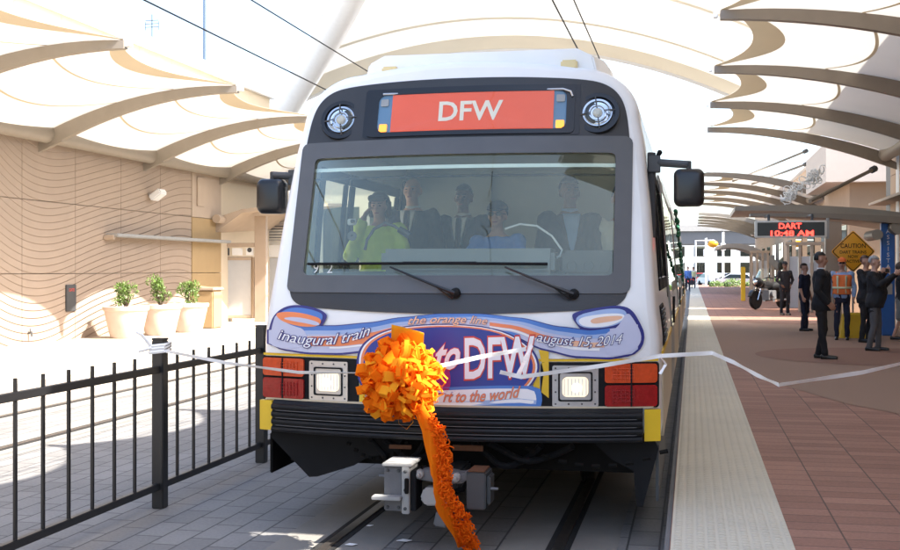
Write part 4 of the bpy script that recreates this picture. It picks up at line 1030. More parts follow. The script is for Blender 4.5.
# ------------------------------------------------------------------ planters
def shrub(root, c, r, n, seed, world=True):
    rn = random.Random(seed); b = MB()
    lumps = [(Vector((rn.uniform(-.5, .5), rn.uniform(-.5, .5), rn.uniform(-.25, .75))) * r, r * rn.uniform(.22, .5)) for _ in range(9)]
    for i in range(n):
        lc, lr = rn.choice(lumps); d = Vector((rn.gauss(0, 1), rn.gauss(0, 1), rn.gauss(0, 1))).normalized()
        p = Vector(c) + lc + d * lr * rn.uniform(.5, 1.08); s = rn.uniform(.035, .06)
        u = (d + Vector((rn.uniform(-.9, .9), rn.uniform(-.9, .9), rn.uniform(-.6, .9)))).normalized(); q = u.orthogonal().normalized(); q = Quaternion(u, rn.uniform(0, 6)) @ q
        b.add([p, p + u * s * .6 + q * s * .3, p + u * s * 1.4, p + u * s * .6 - q * s * .3], [(0, 1, 2, 3)])
    b.build('foliage', m_leaf, root, smooth=False)
    b = MB()
    for i in range(7): b.tube([Vector(c) + Vector((0, 0, -r)), Vector(c) + Vector((rn.uniform(-.5, .5), rn.uniform(-.5, .5), rn.uniform(0, .6))) * r], [.02, .006], 5)
    b.build('stem', m_stem, root)
for i, (px, lb_) in enumerate(((126, 'pale terracotta planter with a round shrub, leftmost of the three'), (160, 'middle pale terracotta planter, with the tallest upright shrub'), (188, 'pale terracotta planter with a spreading shrub, beside the sandstone block'))):
    y = ground(px, (338, 335, 332)[i], PZ).y; p = ground(px, (338, 335, 332)[i], PZ)
    e = empty('planter', p, lb_, 'planter', 'planters in front of the wavy wall')
    pr = [(.32, 0), (.34, .03), (.42, .38), (.47, .60), (.50, .62), (.51, .70), (.46, .71), (.44, .62)]
    MB().lathe(pr, p, 28).build('pot', m_terra, e, ang=40)
    MB().lathe([(.445, .60), (.001, .66)], p, 20).build('soil', m_soil, e)
    shrub(e, p + Vector((0, 0, (.90, .98, .88)[i])), (.30, .34, .32)[i], 900, 20 + i)
p = ground(206, 328, PZ)
e = empty('litter_bin', p, 'square sandstone litter bin at the right of the planters', 'bin')
MB().box(p.x - .33, p.y - .3, PZ, p.x + .33, p.y + .3, PZ + .98).build('bin_body', m_ochre, e, bevel=.03)
MB().box(p.x - .36, p.y - .33, PZ + .983, p.x + .36, p.y + .33, PZ + 1.06).build('lid', m_tanl, e, bevel=.02)
# ------------------------------------------------------------------ shelter at the end of the left wall
def frame_box(b, x0, x1, z0, z1, y, t=.09, d=.08):
    b.box(x0, y, z0, x0 + t, y + d, z1); b.box(x1 - t, y, z0, x1, y + d, z1); b.box(x0 + t, y, z1 - t, x1 - t, y + d, z1); b.box(x0 + t, y, z0, x1 - t, y + d, z0 + t)
Y0 = 31.6
def X_(px, Y): return at(px, 270, Y).x
def Z_(py, px, Y): return at(px, py, Y).z
e = empty('glass_shelter', (X_(240, Y0), Y0, PZ), 'beige framed shelter with a large frosted panel and small signs above, left of the train', 'shelter')
b = MB(); x0, x1 = X_(216, Y0), X_(254, Y0); frame_box(b, x0, x1, PZ + .1, Z_(257, 230, Y0), Y0); b.build('panel_frame', m_frame, e, bevel=.008)
MB().box(x0 + .09, Y0 + .03, PZ + .19, x1 - .09, Y0 + .05, Z_(257, 230, Y0) - .09).build('frosted_pane', m_plate, e, smooth=False)
b = MB(); xa, xb = X_(213, Y0), X_(270, Y0); b.box(xa, Y0 - .05, PZ, xa + .1, Y0 + .1, Z_(243, 230, Y0)); b.box(X_(255, Y0), Y0 - .05, PZ, X_(255, Y0) + .35, Y0 + .12, Z_(216, 258, Y0)); b.build('post', m_frame, e, bevel=.01)
MB().box(xa + .11, Y0 - .04, Z_(245, 230, Y0) - .06, X_(255, Y0) - .01, Y0 + .1, Z_(243, 230, Y0)).build('header', m_frame, e, bevel=.01)
for i, (pa, pb, mm) in enumerate(((222, 229, m_dgrey), (232, 242, m_white2), (246, 253, m_white2))):
    s_ = MB().box(X_(pa, Y0), Y0, Z_(256, 230, Y0) + .02, X_(pb, Y0), Y0 + .04, Z_(245, 230, Y0) - .09).build('small_sign', mm, e, bevel=.005)
    if i == 2: MB().lathe([(.07, 0), (.07, -.01), (.0, -.01)], (X_(249.5, Y0), Y0 - .005, Z_(250, 250, Y0)), 14, rot=Matrix.Rotation(R(90), 3, 'X')).build('emblem', m_dgrey, s_)
b = MB(); b.prism([(X_(213, 30.5), Z_(218, 213, 30.5)), (X_(240, 30.5), Z_(209, 240, 30.5)), (X_(290, 30.5), Z_(203, 290, 30.5)), (X_(290, 30.5), Z_(206, 290, 30.5)), (X_(240, 30.5), Z_(213, 240, 30.5)), (X_(213, 30.5), Z_(233, 213, 30.5))], lambda x, z: (x, 30.6, z), lambda x, z: (x, 36, z + .3)); b.build('shelter_roof', m_tanl, e, smooth=False)
MB().tube([(X_(219, 30.4), 30.2, Z_(219, 219, 30.4)), (X_(219, 30.4), 31.0, Z_(219, 219, 30.4))], .12, 14).build('roof_pivot', m_frame, e, ang=40)
Y1 = 35.0
e = empty('info_kiosk', (X_(275, Y1), Y1, PZ), 'tall beige kiosk frame with vent grille and white header, partly hidden by the train', 'kiosk')
b = MB(); frame_box(b, X_(259, Y1), X_(300, Y1), PZ, Z_(213, 270, Y1), Y1, .12); b.build('frame', m_frame, e, bevel=.01)
b = MB(); frame_box(b, X_(263, Y1), X_(296, Y1), Z_(241, 270, Y1), Z_(222, 270, Y1), Y1 - .06, .05); b.build('vent_frame', m_lgrey, e)
b = MB()
for i in range(5): z = Z_(238, 270, Y1) + i * .09; b.box(X_(264, Y1), Y1 - .02, z, X_(295, Y1), Y1 + .02, z + .03)
b.build('vent_slat', m_dgrey, e)
MB().box(X_(262, Y1), Y1 - .05, Z_(257, 270, Y1), X_(297, Y1), Y1 - .01, Z_(245, 270, Y1)).build('header_sign', m_white2, e, bevel=.006)
MB().box(X_(262, Y1), Y1 + .02, PZ + .15, X_(297, Y1), Y1 + .05, Z_(258, 270, Y1)).build('frosted_pane', m_plate, e, smooth=False)

# ------------------------------------------------------------------ right side: terminal, portal, signs
XR = 5.3
rb = empty('platform_terminal', (XR, -22, 0), 'tall tan panelled terminal wall along the right edge of the platform', 'building')
b = MB(); 
for i in range(24):
    y = -22 + i * 2.3
    if y > 33: break
    for z0, z1 in ((PZ, 2.2), (2.215, 4.3), (4.315, 7.4)): b.box(XR, y + .008, z0, XR + .2, y + 2.292, z1)
b.build('panelled_wall', m_tan, rb, smooth=False)
MB().box(XR + .06, -22, 0, XR + 9, 34.3, 7.4).build('wall_core', m_dgrey, rb, smooth=False)
MB().box(XR - .12, -22.2, 7.402, XR + 9.2, 34.5, 7.85).build('parapet', m_white2, rb, smooth=False)
MB().box(XR - .45, 20, 3.55, XR - .002, 34.0, 3.62).build('ledge', m_tanl, rb, smooth=False)
rb2 = empty('stepped_terminal', (4.7, 38, 0), 'stepped terminal block with a pale box and rounded column, beyond the message board', 'building')
MB().box(4.85, 38, 0, 12, 45, 4.5).build('lower_wall', m_tan, rb2, smooth=False)
MB().box(4.1, 37.6, 4.502, 12, 44, 5.75).build('pale_box', M('pale_pink_stone', (.56, .50, .46), .8, var=.05, bump=.1), rb2, smooth=False)
MB().box(5.0, 38.6, 5.752, 12, 44, 9.2).build('upper_wall', m_white2, rb2, smooth=False)
MB().tube([(4.7, 39.6, 5.75), (4.7, 39.6, 9.4)], .55, 20).build('round_column', m_white2, rb2, ang=60)
b = MB(); b.ell((4.6, 39.4, 7.25), (.7, .6, .38)); b.build('capital', m_white2, rb2)
for i in range(4): MB().box(4.83, 38.6 + i * 1.6, 1.2, 4.86, 39.8 + i * 1.6, 3.2).build('window', m_side, rb2, smooth=False)
rb3 = empty('far_terminal', (5.3, 46, 0), 'long tan striped brick wall of the terminal far along the platform', 'building')
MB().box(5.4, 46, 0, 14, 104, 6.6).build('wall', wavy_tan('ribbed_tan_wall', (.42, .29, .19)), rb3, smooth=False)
MB().box(5.2, 45.9, 6.602, 14.2, 104.2, 7.0).build('parapet', m_white2, rb3, smooth=False)
for i in range(9): MB().box(5.36, 48 + 6 * i, 1.0, 5.396, 51 + 6 * i, 3.4).build('window', m_side, rb3, smooth=False)
YP = 27.5
po = empty('platform_shelter', (3.2, YP, PZ), 'taupe platform shelter with broad flat roof blades and a thick post behind the message board', 'shelter')
x0, x1 = X_(741, YP), XR - .02
def blade(za, zb, y0, y1, xa, xb_, th, dz=.18):
    b = MB(); rings = []
    for i in range(13):
        t = i / 12; x = xa + (xb_ - xa) * t; z = za + (zb - za) * t + dz * 4 * t * (1 - t); k = th * (.35 + .65 * t)
        rings.append([Vector((x, y0, z)), Vector((x, y1, z)), Vector((x, y1, z - k)), Vector((x, y0, z - k))])
    b.loft(rings); return b
blade(3.28, 3.02, YP + 1.0, YP + 4.6, x0 - .1, x1, .30, .12).build('roof_blade', m_rib, po, ang=20)
blade(3.05, 2.88, YP - .2, YP + .4, x0 + .2, x1, .18, .06).build('roof_blade', m_ribr, po, ang=20)
MB().box(2.98, YP - .1, PZ, 3.33, YP + .22, 2.86).build('post', m_frame, po, bevel=.015)
b = MB(); b.tube([(4.55, YP - .15, 2.72), (4.55, YP + 1.2, 2.72)], .17, 16); b.tube([(4.1, YP - .1, 2.55), (4.1, YP + 1.2, 2.55)], .12, 16); b.build('cross_tube', m_rib, po, ang=50)
YS = 26.2
bd = empty('message_board', (2.15, YS, 2.6), 'dark electronic message board showing DART and the time in red', 'sign')
xa, xb = X_(755, YS), X_(827, YS); za, zb = Z_(237.5, 790, YS), Z_(220.5, 790, YS)
MB().box(xa, YS, za, xb, YS + .22, zb).build('board_housing', m_alu, bd, bevel=.015)
MB().box(xa + .05, YS - .012, za + .04, xb - .05, YS - .002, zb - .04).build('screen', M('led_screen', (.035, .042, .044), .3, var=.1), bd, smooth=False)
m_led = emit('red_led_letters', (1., .03, .02), 2.2)
for body, py, wpx, px0 in (('DART', 229, 21, 779), ('10:48 AM', 236.2, 40, 771)):
    T = text_mesh(body, .115, wpx / F * YS * .98, off=.02)[1]; bx = X_(px0, YS); bz = Z_(py, 790, YS)
    MB().add([(bx + u, YS - .018, bz + v + .01) for u, v in T[0]], T[1]).build('led_text', m_led, bd, smooth=False)
b = MB()
for x in (xa + .3, xb - .3): b.tube([(x, YS + .11, zb), (x, YS + .11, zb + .12), (x, YP + .1, zb + .14)], .03, 8)
b.build('hanger', m_dgrey, bd)
MB().box(xb + .0, YS + .02, za - .03, xb + .05, YS + .2, zb + .05).build('end_cap', m_lgrey, bd, bevel=.008)
# caution sign on a yellow base
YC = 26.9; c = at(853, 251.5, YC)
cs = empty('caution_sign', (c.x, YC, PZ), 'orange diamond caution sign about train testing on a yellow plastic base', 'sign')
rt = Matrix.Rotation(R(45), 3, 'Y'); hs = .335
b = MB(); rings = []
for dy, k in ((-.012, .985), (-.008, 1), (.008, 1), (.012, .985)):
    rings.append([rt @ Vector((x * k, dy, z * k)) + c for x, z in rrect(-hs, hs, -hs, hs, .05)])
b.loft(rings); m_ora = M('sign_orange', (.80, .36, .015), .45, var=.05); pn = b.build('sign_panel', m_ora, cs, ang=40)
ro = [rt @ Vector((x, -.014, z)) + c for x, z in rrect(-hs * .95, hs * .95, -hs * .95, hs * .95, .045)]; ri = [rt @ Vector((x, -.014, z)) + c for x, z in rrect(-hs * .90, hs * .90, -hs * .90, hs * .90, .04)]
MB().loft([ro, ri], cap=False).build('border_line', m_black, pn, smooth=False)
for body, z, h, wd in (('CAUTION', .08, .095, .53), ('DART TRAINS', -.045, .065, .56), ('NOW', -.145, .065, .21), ('ACTIVE', -.25, .065, .28)):
    T = text_mesh(body, h, wd, off=.012)[1]; MB().add([(c.x - wd / 2 + u, c.y - .016, c.z + z + v) for u, v in T[0]], T[1]).build('lettering', m_black, pn, smooth=False)
MB().tube([(c.x, YC + .02, PZ + .3), (c.x, YC + .02, c.z + .3)], .02, 8).build('sign_pole', m_alu, cs)
b = MB(); b.loft([[Vector((c.x + x * k, YC + .02 + y * k, PZ + z)) for x, y in rrect(-.30, .30, -.27, .27, .06)] for z, k in ((0, 1.), (.06, 1.), (.1, .96), (.42, .78), (.52, .72), (.56, .5))]); b.build('sign_base', m_yellow, cs, ang=40)
# blue assistance pylon
YB = 27.9; c = at(887.5, 270, YB); zt = Z_(222, 887, YB)
py_ = empty('assistance_pylon', (c.x, YB, PZ), 'tall blue assistance call pylon with a blue beacon on top', 'call point')
m_blu = M('pylon_blue', (.04, .17, .55), .35, var=.08)
MB().box(c.x - .15, YB - .09, PZ, c.x + .15, YB + .09, zt).build('column', m_blu, py_, bevel=.03)
b = MB().lathe([(.09, 0), (.09, .06), (.07, .12), (.02, .14)], (c.x, YB, zt), 16); b.build('beacon', emit('beacon_blue', (.03, .35, .55), .5), py_)
T = text_mesh('ASSISTANCE', .15, 1.15, off=.015)[1]
b = MB(); yy = zt - .16
for i, chh in enumerate('ASSISTANCE'):
    T = text_mesh(chh, .095, None, off=.012)[1]; b.add([(c.x - T[2] / 2 + u, YB - .093, yy - .135 * i - .10 + v) for u, v in T[0]], T[1])
b.build('lettering', d_white, py_, smooth=False)
MB().box(c.x - .09, YB - .105, PZ + .95, c.x + .09, YB - .09, PZ + 1.2).build('call_panel', m_alu, py_, bevel=.004)
# white festoon tangle over the shelter, stay rods
c = at(800, 186, 29.5); b = MB()
for i in range(60):
    t = rnd.random(); o = c + Vector((-.45 + .95 * t, rnd.uniform(-.25, .25), -.32 + .62 * t + rnd.uniform(-.14, .14))); r = rnd.uniform(.03, .085)
    ax = Vector((rnd.uniform(-1, 1), rnd.uniform(-1, 1), rnd.uniform(-1, 1))).normalized(); u = ax.orthogonal().normalized(); q = ax.cross(u)
    b.tube([o + u * r * math.cos(k * .63) + q * r * 1.3 * math.sin(k * .63) + ax * .012 * k for k in range(11)], .014, 5)
tag(b.build('wire_festoon', m_white2), 'tangled white wire decoration resting above the shelter roof', 'decoration')
for (a, ya), (q, yq), lb_ in ((((810, 201), 29), ((874, 169), 31.4), 'thick dark stay rod sloping up to the right terminal wall'), (((733, 181), 50), ((806, 151), 45), 'slender upper stay rod beyond the platform canopy'), (((752, 184), 50), ((806, 164), 45), 'slender lower stay rod beyond the platform canopy')):
    A, B_ = at(*a, ya), at(*q, yq); r = .05 if ya < 40 else .045
    e = empty('stay_rod', A, lb_, 'stay rod', 'stay rods of the canopies'); MB().tube([A, B_], r, 8).build('rod', m_ribr, e); MB().tube([B_ - (B_ - A).normalized() * .12, B_ + (B_ - A).normalized() * .05], r * 1.8, 8).build('clevis', m_dgrey, e)
# glazed shelters further along
for i, (pa, pb, ya, lb_) in enumerate(((788, 824, 43, 'pale glazed windbreak behind the police motorcycle and officer'), (752, 768, 62, 'narrow glazed windbreak standing far along the platform'))):
    xa, xb = X_(pa, ya), X_(pb, ya); zt = PZ + 2.4
    e = empty('windbreak', (xa, ya, PZ), lb_, 'windbreak', 'glazed windbreaks on the platform')
    n = 3; st = (xb - xa) / n
    for k in range(n + 1): MB().box(xa + st * k - .05, ya, PZ, xa + st * k + .05, ya + .1, zt).build('post', m_frame, e, bevel=.01)
    for k in range(n): MB().box(xa + st * k + .06, ya + .04, PZ + .15, xa + st * (k + 1) - .06, ya + .06, zt - .4).build('pane', m_plate, e, smooth=False)
    MB().box(xa - .1, ya - .05, zt, xb + .1, ya + .15, zt + .12).build('header', m_frame, e, bevel=.01)
e = empty('low_roof_shelter', (3, 74, PZ), 'low tan roofed shelter far along the platform under the distant canopies', 'shelter')
YL = 74
blade(Z_(247, 720, YL), Z_(262, 775, YL), YL, YL + 6, X_(716, YL), X_(778, YL), .5, .6).build('roof_blade', m_rib, e, ang=20)
for px in (752, 774): MB().box(X_(px, YL) - .1, YL + 1, PZ, X_(px, YL) + .1, YL + 1.2, Z_(255, 750, YL)).build('post', m_frame, e)
b = MB(); b.box(X_(741, 58), 58, PZ, X_(745.5, 58), 58.2, Z_(267, 741, 58)); tag(b.build('marker_post', m_yellow, bevel=.02), 'slim yellow banded marker post beside the far windbreak', 'marker')
# ------------------------------------------------------------------ people
ROUNDS = [(.80, .145, .105, .01), (.90, .172, .118, .012), (.98, .165, .115, .008), (1.08, .142, .102, 0), (1.20, .158, .112, 0), (1.32, .176, .116, .004), (1.40, .168, .102, .010), (1.455, .105, .078, .016), (1.49, .062, .060, .016)]
def torso(b, grow, z0=.80, z1=1.49, lean=None, belly=0., flare=0.):
    rings = []
    rr = [r for r in ROUNDS if z0 - 1e-6 <= r[0] <= z1 + 1e-6]
    for z, rx, ry, cy in rr:
        bl = belly * max(0, 1 - abs(z - 1.08) / .25)
        g = grow + flare * max(0, (1.0 - z))
        k = 18; rings.append([Vector(((rx + g) * math.copysign(abs(math.cos(2 * PI * j / k)) ** .85, math.cos(2 * PI * j / k)), cy - bl + (ry + g + bl) * math.copysign(abs(math.sin(2 * PI * j / k)) ** .9, math.sin(2 * PI * j / k)), z)) for j in range(k)])
    b.loft(rings)
def person(label, loc, rz, H, skin, top, bottom, hair, arms=None, legs=None, group=None, jacket=True, tie=None, shirt=None, vest=None, glasses=False, cap=None, bald=False, head=(0., 0.), vox=.011, belly=0., long_hair=False, lean=0., belt=True, sleeves=1., skirt=False):
    e = empty('person', loc, label, 'person', group, rz)
    K = H / 1.75; SC = Matrix.Scale(K, 4); LN = Matrix.Translation((0, 0, .92)) @ Matrix.Rotation(R(lean), 4, 'X') @ Matrix.Translation((0, 0, -.92))
    da = {-1: ((-.235, .03, 1.14), (-.25, -.05, .90)), 1: ((.235, .03, 1.14), (.25, -.05, .90))}
    if arms: da.update(arms)
    dl = {-1: ((-.105, -.01, .49), (-.11, .03, .09)), 1: ((.105, -.01, .49), (.11, .03, .09))}
    if legs: dl.update(legs)
    HT = Matrix.Translation((0, .012, 1.52)) @ Matrix.Rotation(R(head[0]), 4, 'Z') @ Matrix.Rotation(R(head[1]), 4, 'X') @ Matrix.Translation((0, 0, -1.52))
    def fin(b, lower=False): 
        if not lower: b.xf(LN)
        return b.xf(SC)
    def armchain(b, g0, g1, ext=1.):
        for s in (-1, 1):
            sh = Vector((s * .178, .012, 1.405)); el, wr = Vector(da[s][0]), Vector(da[s][1])
            b.capsule(sh, el, .056 + g0, .044 + g1); b.capsule(el, el + (wr - el) * ext, .044 + g1, .031 + g1)
            b.ell(sh, (.062 + g0, .066 + g0, .06 + g0))
    # body: one continuous skin
    b = MB(); torso(b, 0.); armchain(b, 0, 0)
    b.capsule((0, .018, 1.44), (0, .004, 1.56), .060, .055)
    i0 = len(b.v)
    b.ell((0, .012, 1.655), (.074, .094, .095)); b.ell((0, -.022, 1.60), (.058, .066, .070)); b.ell((0, -.052, 1.565), (.034, .03, .028))
    b.capsule((0, -.082, 1.645), (0, -.098, 1.612), .010, .016); b.ell((-.014, -.088, 1.608), (.011, .012, .009)); b.ell((.014, -.088, 1.608), (.011, .012, .009))
    b.ell((0, -.072, 1.672), (.052, .02, .012))
    for s in (-1, 1): b.ell((s * .076, .012, 1.632), (.012, .022, .034)); b.ell((s * .04, -.058, 1.615), (.022, .02, .022))
    b.xf(HT, i0)
    for s in (-1, 1):
        el, wr = Vector(da[s][0]), Vector(da[s][1]); d = (wr - el).normalized()
        sd_ = d.cross(Vector((s, .0, 0)) if abs(d.x) < .8 else Vector((0, 0, 1))).normalized(); nrm = d.cross(sd_).normalized()
        pc = wr + d * .045
        b.capsule(wr - d * .02, wr + d * .02, .029, .033); 
        for w_ in (-.026, -.009, .009, .026): b.capsule(wr + d * .02 + sd_ * w_ * .8, wr + d * .085 + sd_ * w_, .016, .015)
        for q, (w_, L_) in enumerate(((-.030, .062), (-.010, .074), (.011, .070), (.031, .055))):
            p0 = wr + d * .085 + sd_ * w_; p1 = p0 + d * L_ * .55 + nrm * .010 * s * -1; p2 = p0 + d * L_ * .95 - nrm * s * .034
            b.capsule(p0, p1, .0105, .010, 8); b.capsule(p1, p2, .010, .0085, 8)
        t0 = wr + d * .035 - sd_ * .030; t1 = t0 + d * .035 - sd_ * .026 - nrm * s * .012; b.capsule(t0, t1, .0135, .012, 8); b.capsule(t1, t1 + d * .034 - sd_ * .004 - nrm * s * .006, .012, .010, 8)
        hip = Vector((s * .092, .01, .88)); kn, an = Vector(dl[s][0]), Vector(dl[s][1])
        b.capsule(hip, kn, .080, .052); b.capsule(kn, an, .052, .036)
        b.capsule(an + Vector((0, .02, -.045)), an + Vector((0, -.15, -.06)), .036, .028)
    fin(b).build('body', skin, e, remesh=vox, world=False)
    # face details
    b = MB()
    for s in (-1, 1): b.ell(HT @ Vector((s * .030, -.078, 1.648)), (.011, .008, .006), 8, 6)
    fin(b).build('eye', m_eye, e, world=False)
    b = MB(); b.ell(HT @ Vector((0, -.086, 1.582)), (.023, .008, .006), 10, 6); fin(b).build('mouth', m_lips, e, world=False)
    b = MB()
    for s in (-1, 1): b.capsule(HT @ Vector((s * .016, -.088, 1.668)), HT @ Vector((s * .044, -.078, 1.670)), .005, .004, 6)
    fin(b).build('eyebrow', hair, e, world=False)
    if not bald:
        b = MB(); i0 = len(b.v)
        if long_hair:
            b.ell((0, .020, 1.668), (.096, .108, .104), 20, 14, keep=lambda v: not (v.y < -.42 and v.z < .42)); b.capsule((.072, .02, 1.66), (.078, .03, 1.56), .036, .028); b.capsule((-.072, .02, 1.66), (-.078, .03, 1.56), .036, .028); b.ell((0, .065, 1.62), (.075, .055, .09))
            b.capsule((-.05, -.072, 1.715), (.055, -.070, 1.712), .028, .026)
        else:
            b.ell((0, .020, 1.672), (.083, .101, .096), 20, 14, keep=lambda v: (v.z > .30 or v.y > .12) and v.z > -.55)
            b.ell((0, .022, 1.69), (.078, .094, .08), 20, 14, keep=lambda v: v.z > .1)
        b.xf(HT, i0); fin(b).build('hair', hair, e, world=False, solid=.008, fold=.012)
    if cap:
        b = MB(); i0 = len(b.v); b.ell((0, .014, 1.69), (.092, .11, .085), 20, 10, keep=lambda v: v.z > -.05); b.grid(lambda u, v: Vector((.075 * (2 * u - 1) * (1 - .3 * v), -.085 - .075 * v * (1 - (2 * u - 1) ** 2 * .5), 1.690 - .015 * v)), 8, 3)
        b.xf(HT, i0); fin(b).build('cap', cap, e, world=False, solid=.006)
    if glasses:
        b = MB(); i0 = len(b.v)
        for s in (-1, 1): b.ell((s * .034, -.094, 1.650), (.027, .006, .019), 12, 6); b.tube([(s * .06, -.088, 1.655), (s * .082, .015, 1.650)], .004, 5)
        b.tube([(-.012, -.098, 1.655), (.012, -.098, 1.655)], .004, 5); b.xf(HT, i0); fin(b).build('glasses', m_blackp, e, world=False)
    # clothes
    b = MB()
    for s in (-1, 1):
        hip = Vector((s * .092, .01, .89)); kn, an = Vector(dl[s][0]), Vector(dl[s][1])
        if skirt: b.capsule(hip, hip + (kn - hip) * .85, .10, .11)
        else: b.capsule(hip, kn, .096, .070); b.capsule(kn, an + (an - kn).normalized() * .0, .070, .058)
    torso(b, .012, .80, 1.08, belly=belly); fin(b).build('skirt' if skirt else 'trousers', bottom, e, remesh=vox, world=False, fold=.016)
    b = MB()
    if jacket:
        torso(b, .032, .80, 1.455, belly=belly, flare=.10); armchain(b, .026, .021, .93)
        for s in (-1, 1): b.capsule((s * .09, 0.02, .80), (s * .10, .02, .76), .085, .09)
    else:
        torso(b, .018, .90, 1.455, belly=belly); armchain(b, .018, .014, .9 if sleeves >= 1 else .02)
    fin(b).build('jacket' if jacket else 'shirt', top, e, remesh=vox, world=False, fold=.016)
    fr_y = lambda z, g: 0.0 - ([r for r in ROUNDS if r[0] >= z][0][2] + g)
    if shirt:
        b = MB()
        def V(u, v, w0=.062, g=.044):
            z = 1.16 + .30 * v; x = (2 * u - 1) * (.008 + w0 * v ** .8); return Vector((x, fr_y(min(z, 1.40), g) + .05 * max(0, v - .75) * 2 - .0 + .25 * x * x, z))
        b.grid(lambda u, v: V(u, v), 6, 8); 
        b.loft([[Vector((.062 * math.cos(a * PI / 8), .014 + .062 * math.sin(a * PI / 8), z)) for a in range(16)] for z in (1.44, 1.505)], cap=False)
        fin(b).build('shirt_front', shirt, e, world=False, solid=.006)
        if tie:
            b = MB(); b.grid(lambda u, v: V(.5, v) + Vector(((2 * u - 1) * (.026 if v < .93 else .020) * (1 if v > .04 else .3), -.008, 0)), 2, 10); fin(b).build('necktie', tie, e, world=False, solid=.006)
        b = MB()
        for s in (-1, 1): b.add([V(.5 + s * .5, .30) + Vector((s * .006, -.006, 0)), V(.5 + s * .5, .98) + Vector((0, -.004, 0)), V(.5 + s * .5, .94) + Vector((s * .05, .005, -.02)), V(.5 + s * .5, .72) + Vector((s * .048, .002, 0))], [(0, 1, 2, 3)])
        fin(b).build('lapel', top, e, world=False, solid=.008)
    if vest:
        b = MB(); torso(b, .042, .98, 1.40, belly=belly)
        for s in (-1, 1): b.capsule((s * .10, -.0, 1.41), (s * .13, .03, 1.43), .06, .05)
        v_ = fin(b).build('safety_vest', vest, e, remesh=vox, world=False, fold=.010)
        b = MB()
        for s in (-1, 1): b.grid(lambda u, v: Vector((s * (.07 + .04 * u), -.172 - belly * .8 + .05 * u * u, 1.0 + .38 * v)), 2, 6)
        b.loft([[Vector(((.195) * math.cos(a * PI / 10), -belly + (.163 + belly) * math.sin(a * PI / 10), z)) for a in range(20)] for z in (1.10, 1.145)], cap=False)
        fin(b).build('reflective_stripe', c_refl, e, world=False, solid=.004)
    for s in (-1, 1):
        an = Vector(dl[s][1]); b = MB()
        b.capsule(an + Vector((0, .035, -.045)), an + Vector((0, -.17, -.058)), .046, .036); b.cbox(an + Vector((0, -.065, -.078)), (.075, .27, .022))
        fin(b, True).build('shoe', m_shoe, e, remesh=vox, world=False)
    return e
def foot(px, py, z=PZ): return ground(px, py, z)
def heading(p): return 0.
G1 = 'people waiting on the platform'
p = foot(822, 359); man = person('man in a black suit standing alone in profile on the brick platform, facing right', p, R(82), 1.80, m_skin, c_black, c_black, m_hairb, arms={1: ((.225, .07, 1.14), (.19, -.10, .93)), -1: ((-.225, .07, 1.14), (-.19, -.10, .93))}, legs={1: ((.10, -.03, .49), (.10, .06, .09)), -1: ((-.10, .0, .49), (-.10, -.05, .09))}, shirt=c_white, group=G1, head=(8, 0))
p = foot(842, 340); person('worker in an orange safety vest, blue shirt and sunglasses standing before the caution sign', p, R(-8), 1.76, m_skin, c_blue, c_navy, m_hairbr, jacket=False, vest=c_vest, glasses=True, cap=c_vest, group=G1, belly=.03, arms={1: ((.25, .02, 1.14), (.24, -.10, .92)), -1: ((-.25, .02, 1.14), (-.24, -.10, .92))})
PH = {1: ((.24, -.12, 1.22), (.10, -.36, 1.42)), -1: ((-.24, -.12, 1.22), (-.08, -.36, 1.42))}
def phone(e, pos, label):
    m = e.matrix_basis; q = Matrix.Translation(e.location) @ Matrix.Rotation(e.rotation_euler.z, 4, 'Z')
    c = q @ Vector(pos); ph = MB(); ph.cbox((0, 0, 0), (.14, .012, .075)); ph.xf(Matrix.Translation(c) @ Matrix.Rotation(e.rotation_euler.z, 4, 'Z'))
    r = empty('phone', c, label, 'phone'); ph.build('phone_case', m_dgrey, r, bevel=.004)
    s_ = MB(); s_.cbox((0, .0075, 0), (.125, .002, .065)); s_.xf(Matrix.Translation(c) @ Matrix.Rotation(e.rotation_euler.z, 4, 'Z')); s_.build('phone_screen', m_plate, r, smooth=False)
p = foot(875, 351); g = person('grey-haired man in a black jacket and grey trousers photographing with raised hands', p, R(70), 1.76, m_skin3, c_black, c_grey, m_hairg, arms=PH, belly=.05, group=G1, head=(0, 6), legs={1: ((.10, -.04, .49), (.11, -.03, .09)), -1: ((-.10, .0, .49), (-.11, .08, .09))})
phone(g, (0.01, -.47, 1.47), 'dark phone held up by the grey-haired man')
p = foot(870, 344); h = person('man in black behind the grey-haired man, lifting a phone to his face', p + Vector((0, .5, 0)), R(50), 1.80, m_skin, c_black, c_black, m_hairbr, arms=PH, group=G1)
phone(h, (0.01, -.47, 1.50), 'phone lifted by the man in black behind the grey-haired man')
p = foot(902, 341); h2 = person('woman in a black and white patterned skirt raising a pale phone', p, R(70), 1.66, m_skin3, c_black, c_print, m_hairbr, arms=PH, group=G1, skirt=True, long_hair=True, jacket=False, legs={1: ((.10, -.12, .49), (.11, -.02, .09)), -1: ((-.10, .02, .49), (-.11, .16, .12))})
phone(h2, (0.01, -.45, 1.40), 'pale phone raised by the woman in the patterned skirt')
p = foot(805, 331); person('person in a dark blue top mostly hidden behind the man in the black suit', p + Vector((0, .0, 0)), R(60), 1.66, m_skin3, c_navy, c_navy, m_hairbr, jacket=False, sleeves=.5, group=G1)
p = foot(785, 315); person('police officer in dark uniform standing beside the parked motorcycle', p, R(20), 1.78, m_skin2, c_black, c_black, m_hairb, jacket=False, cap=c_black, group=G1, arms={1: ((.27, .02, 1.16), (.17, -.08, 1.0)), -1: ((-.27, .02, 1.16), (-.17, -.08, 1.0))})
p = foot(689.5, 306); person('distant person in blue beside the far end of the train', ground(688, 291, PZ) * 1. , R(10), 1.75, m_skin, c_royal, c_navy, m_hairb, jacket=False, group=G1, vox=.02)
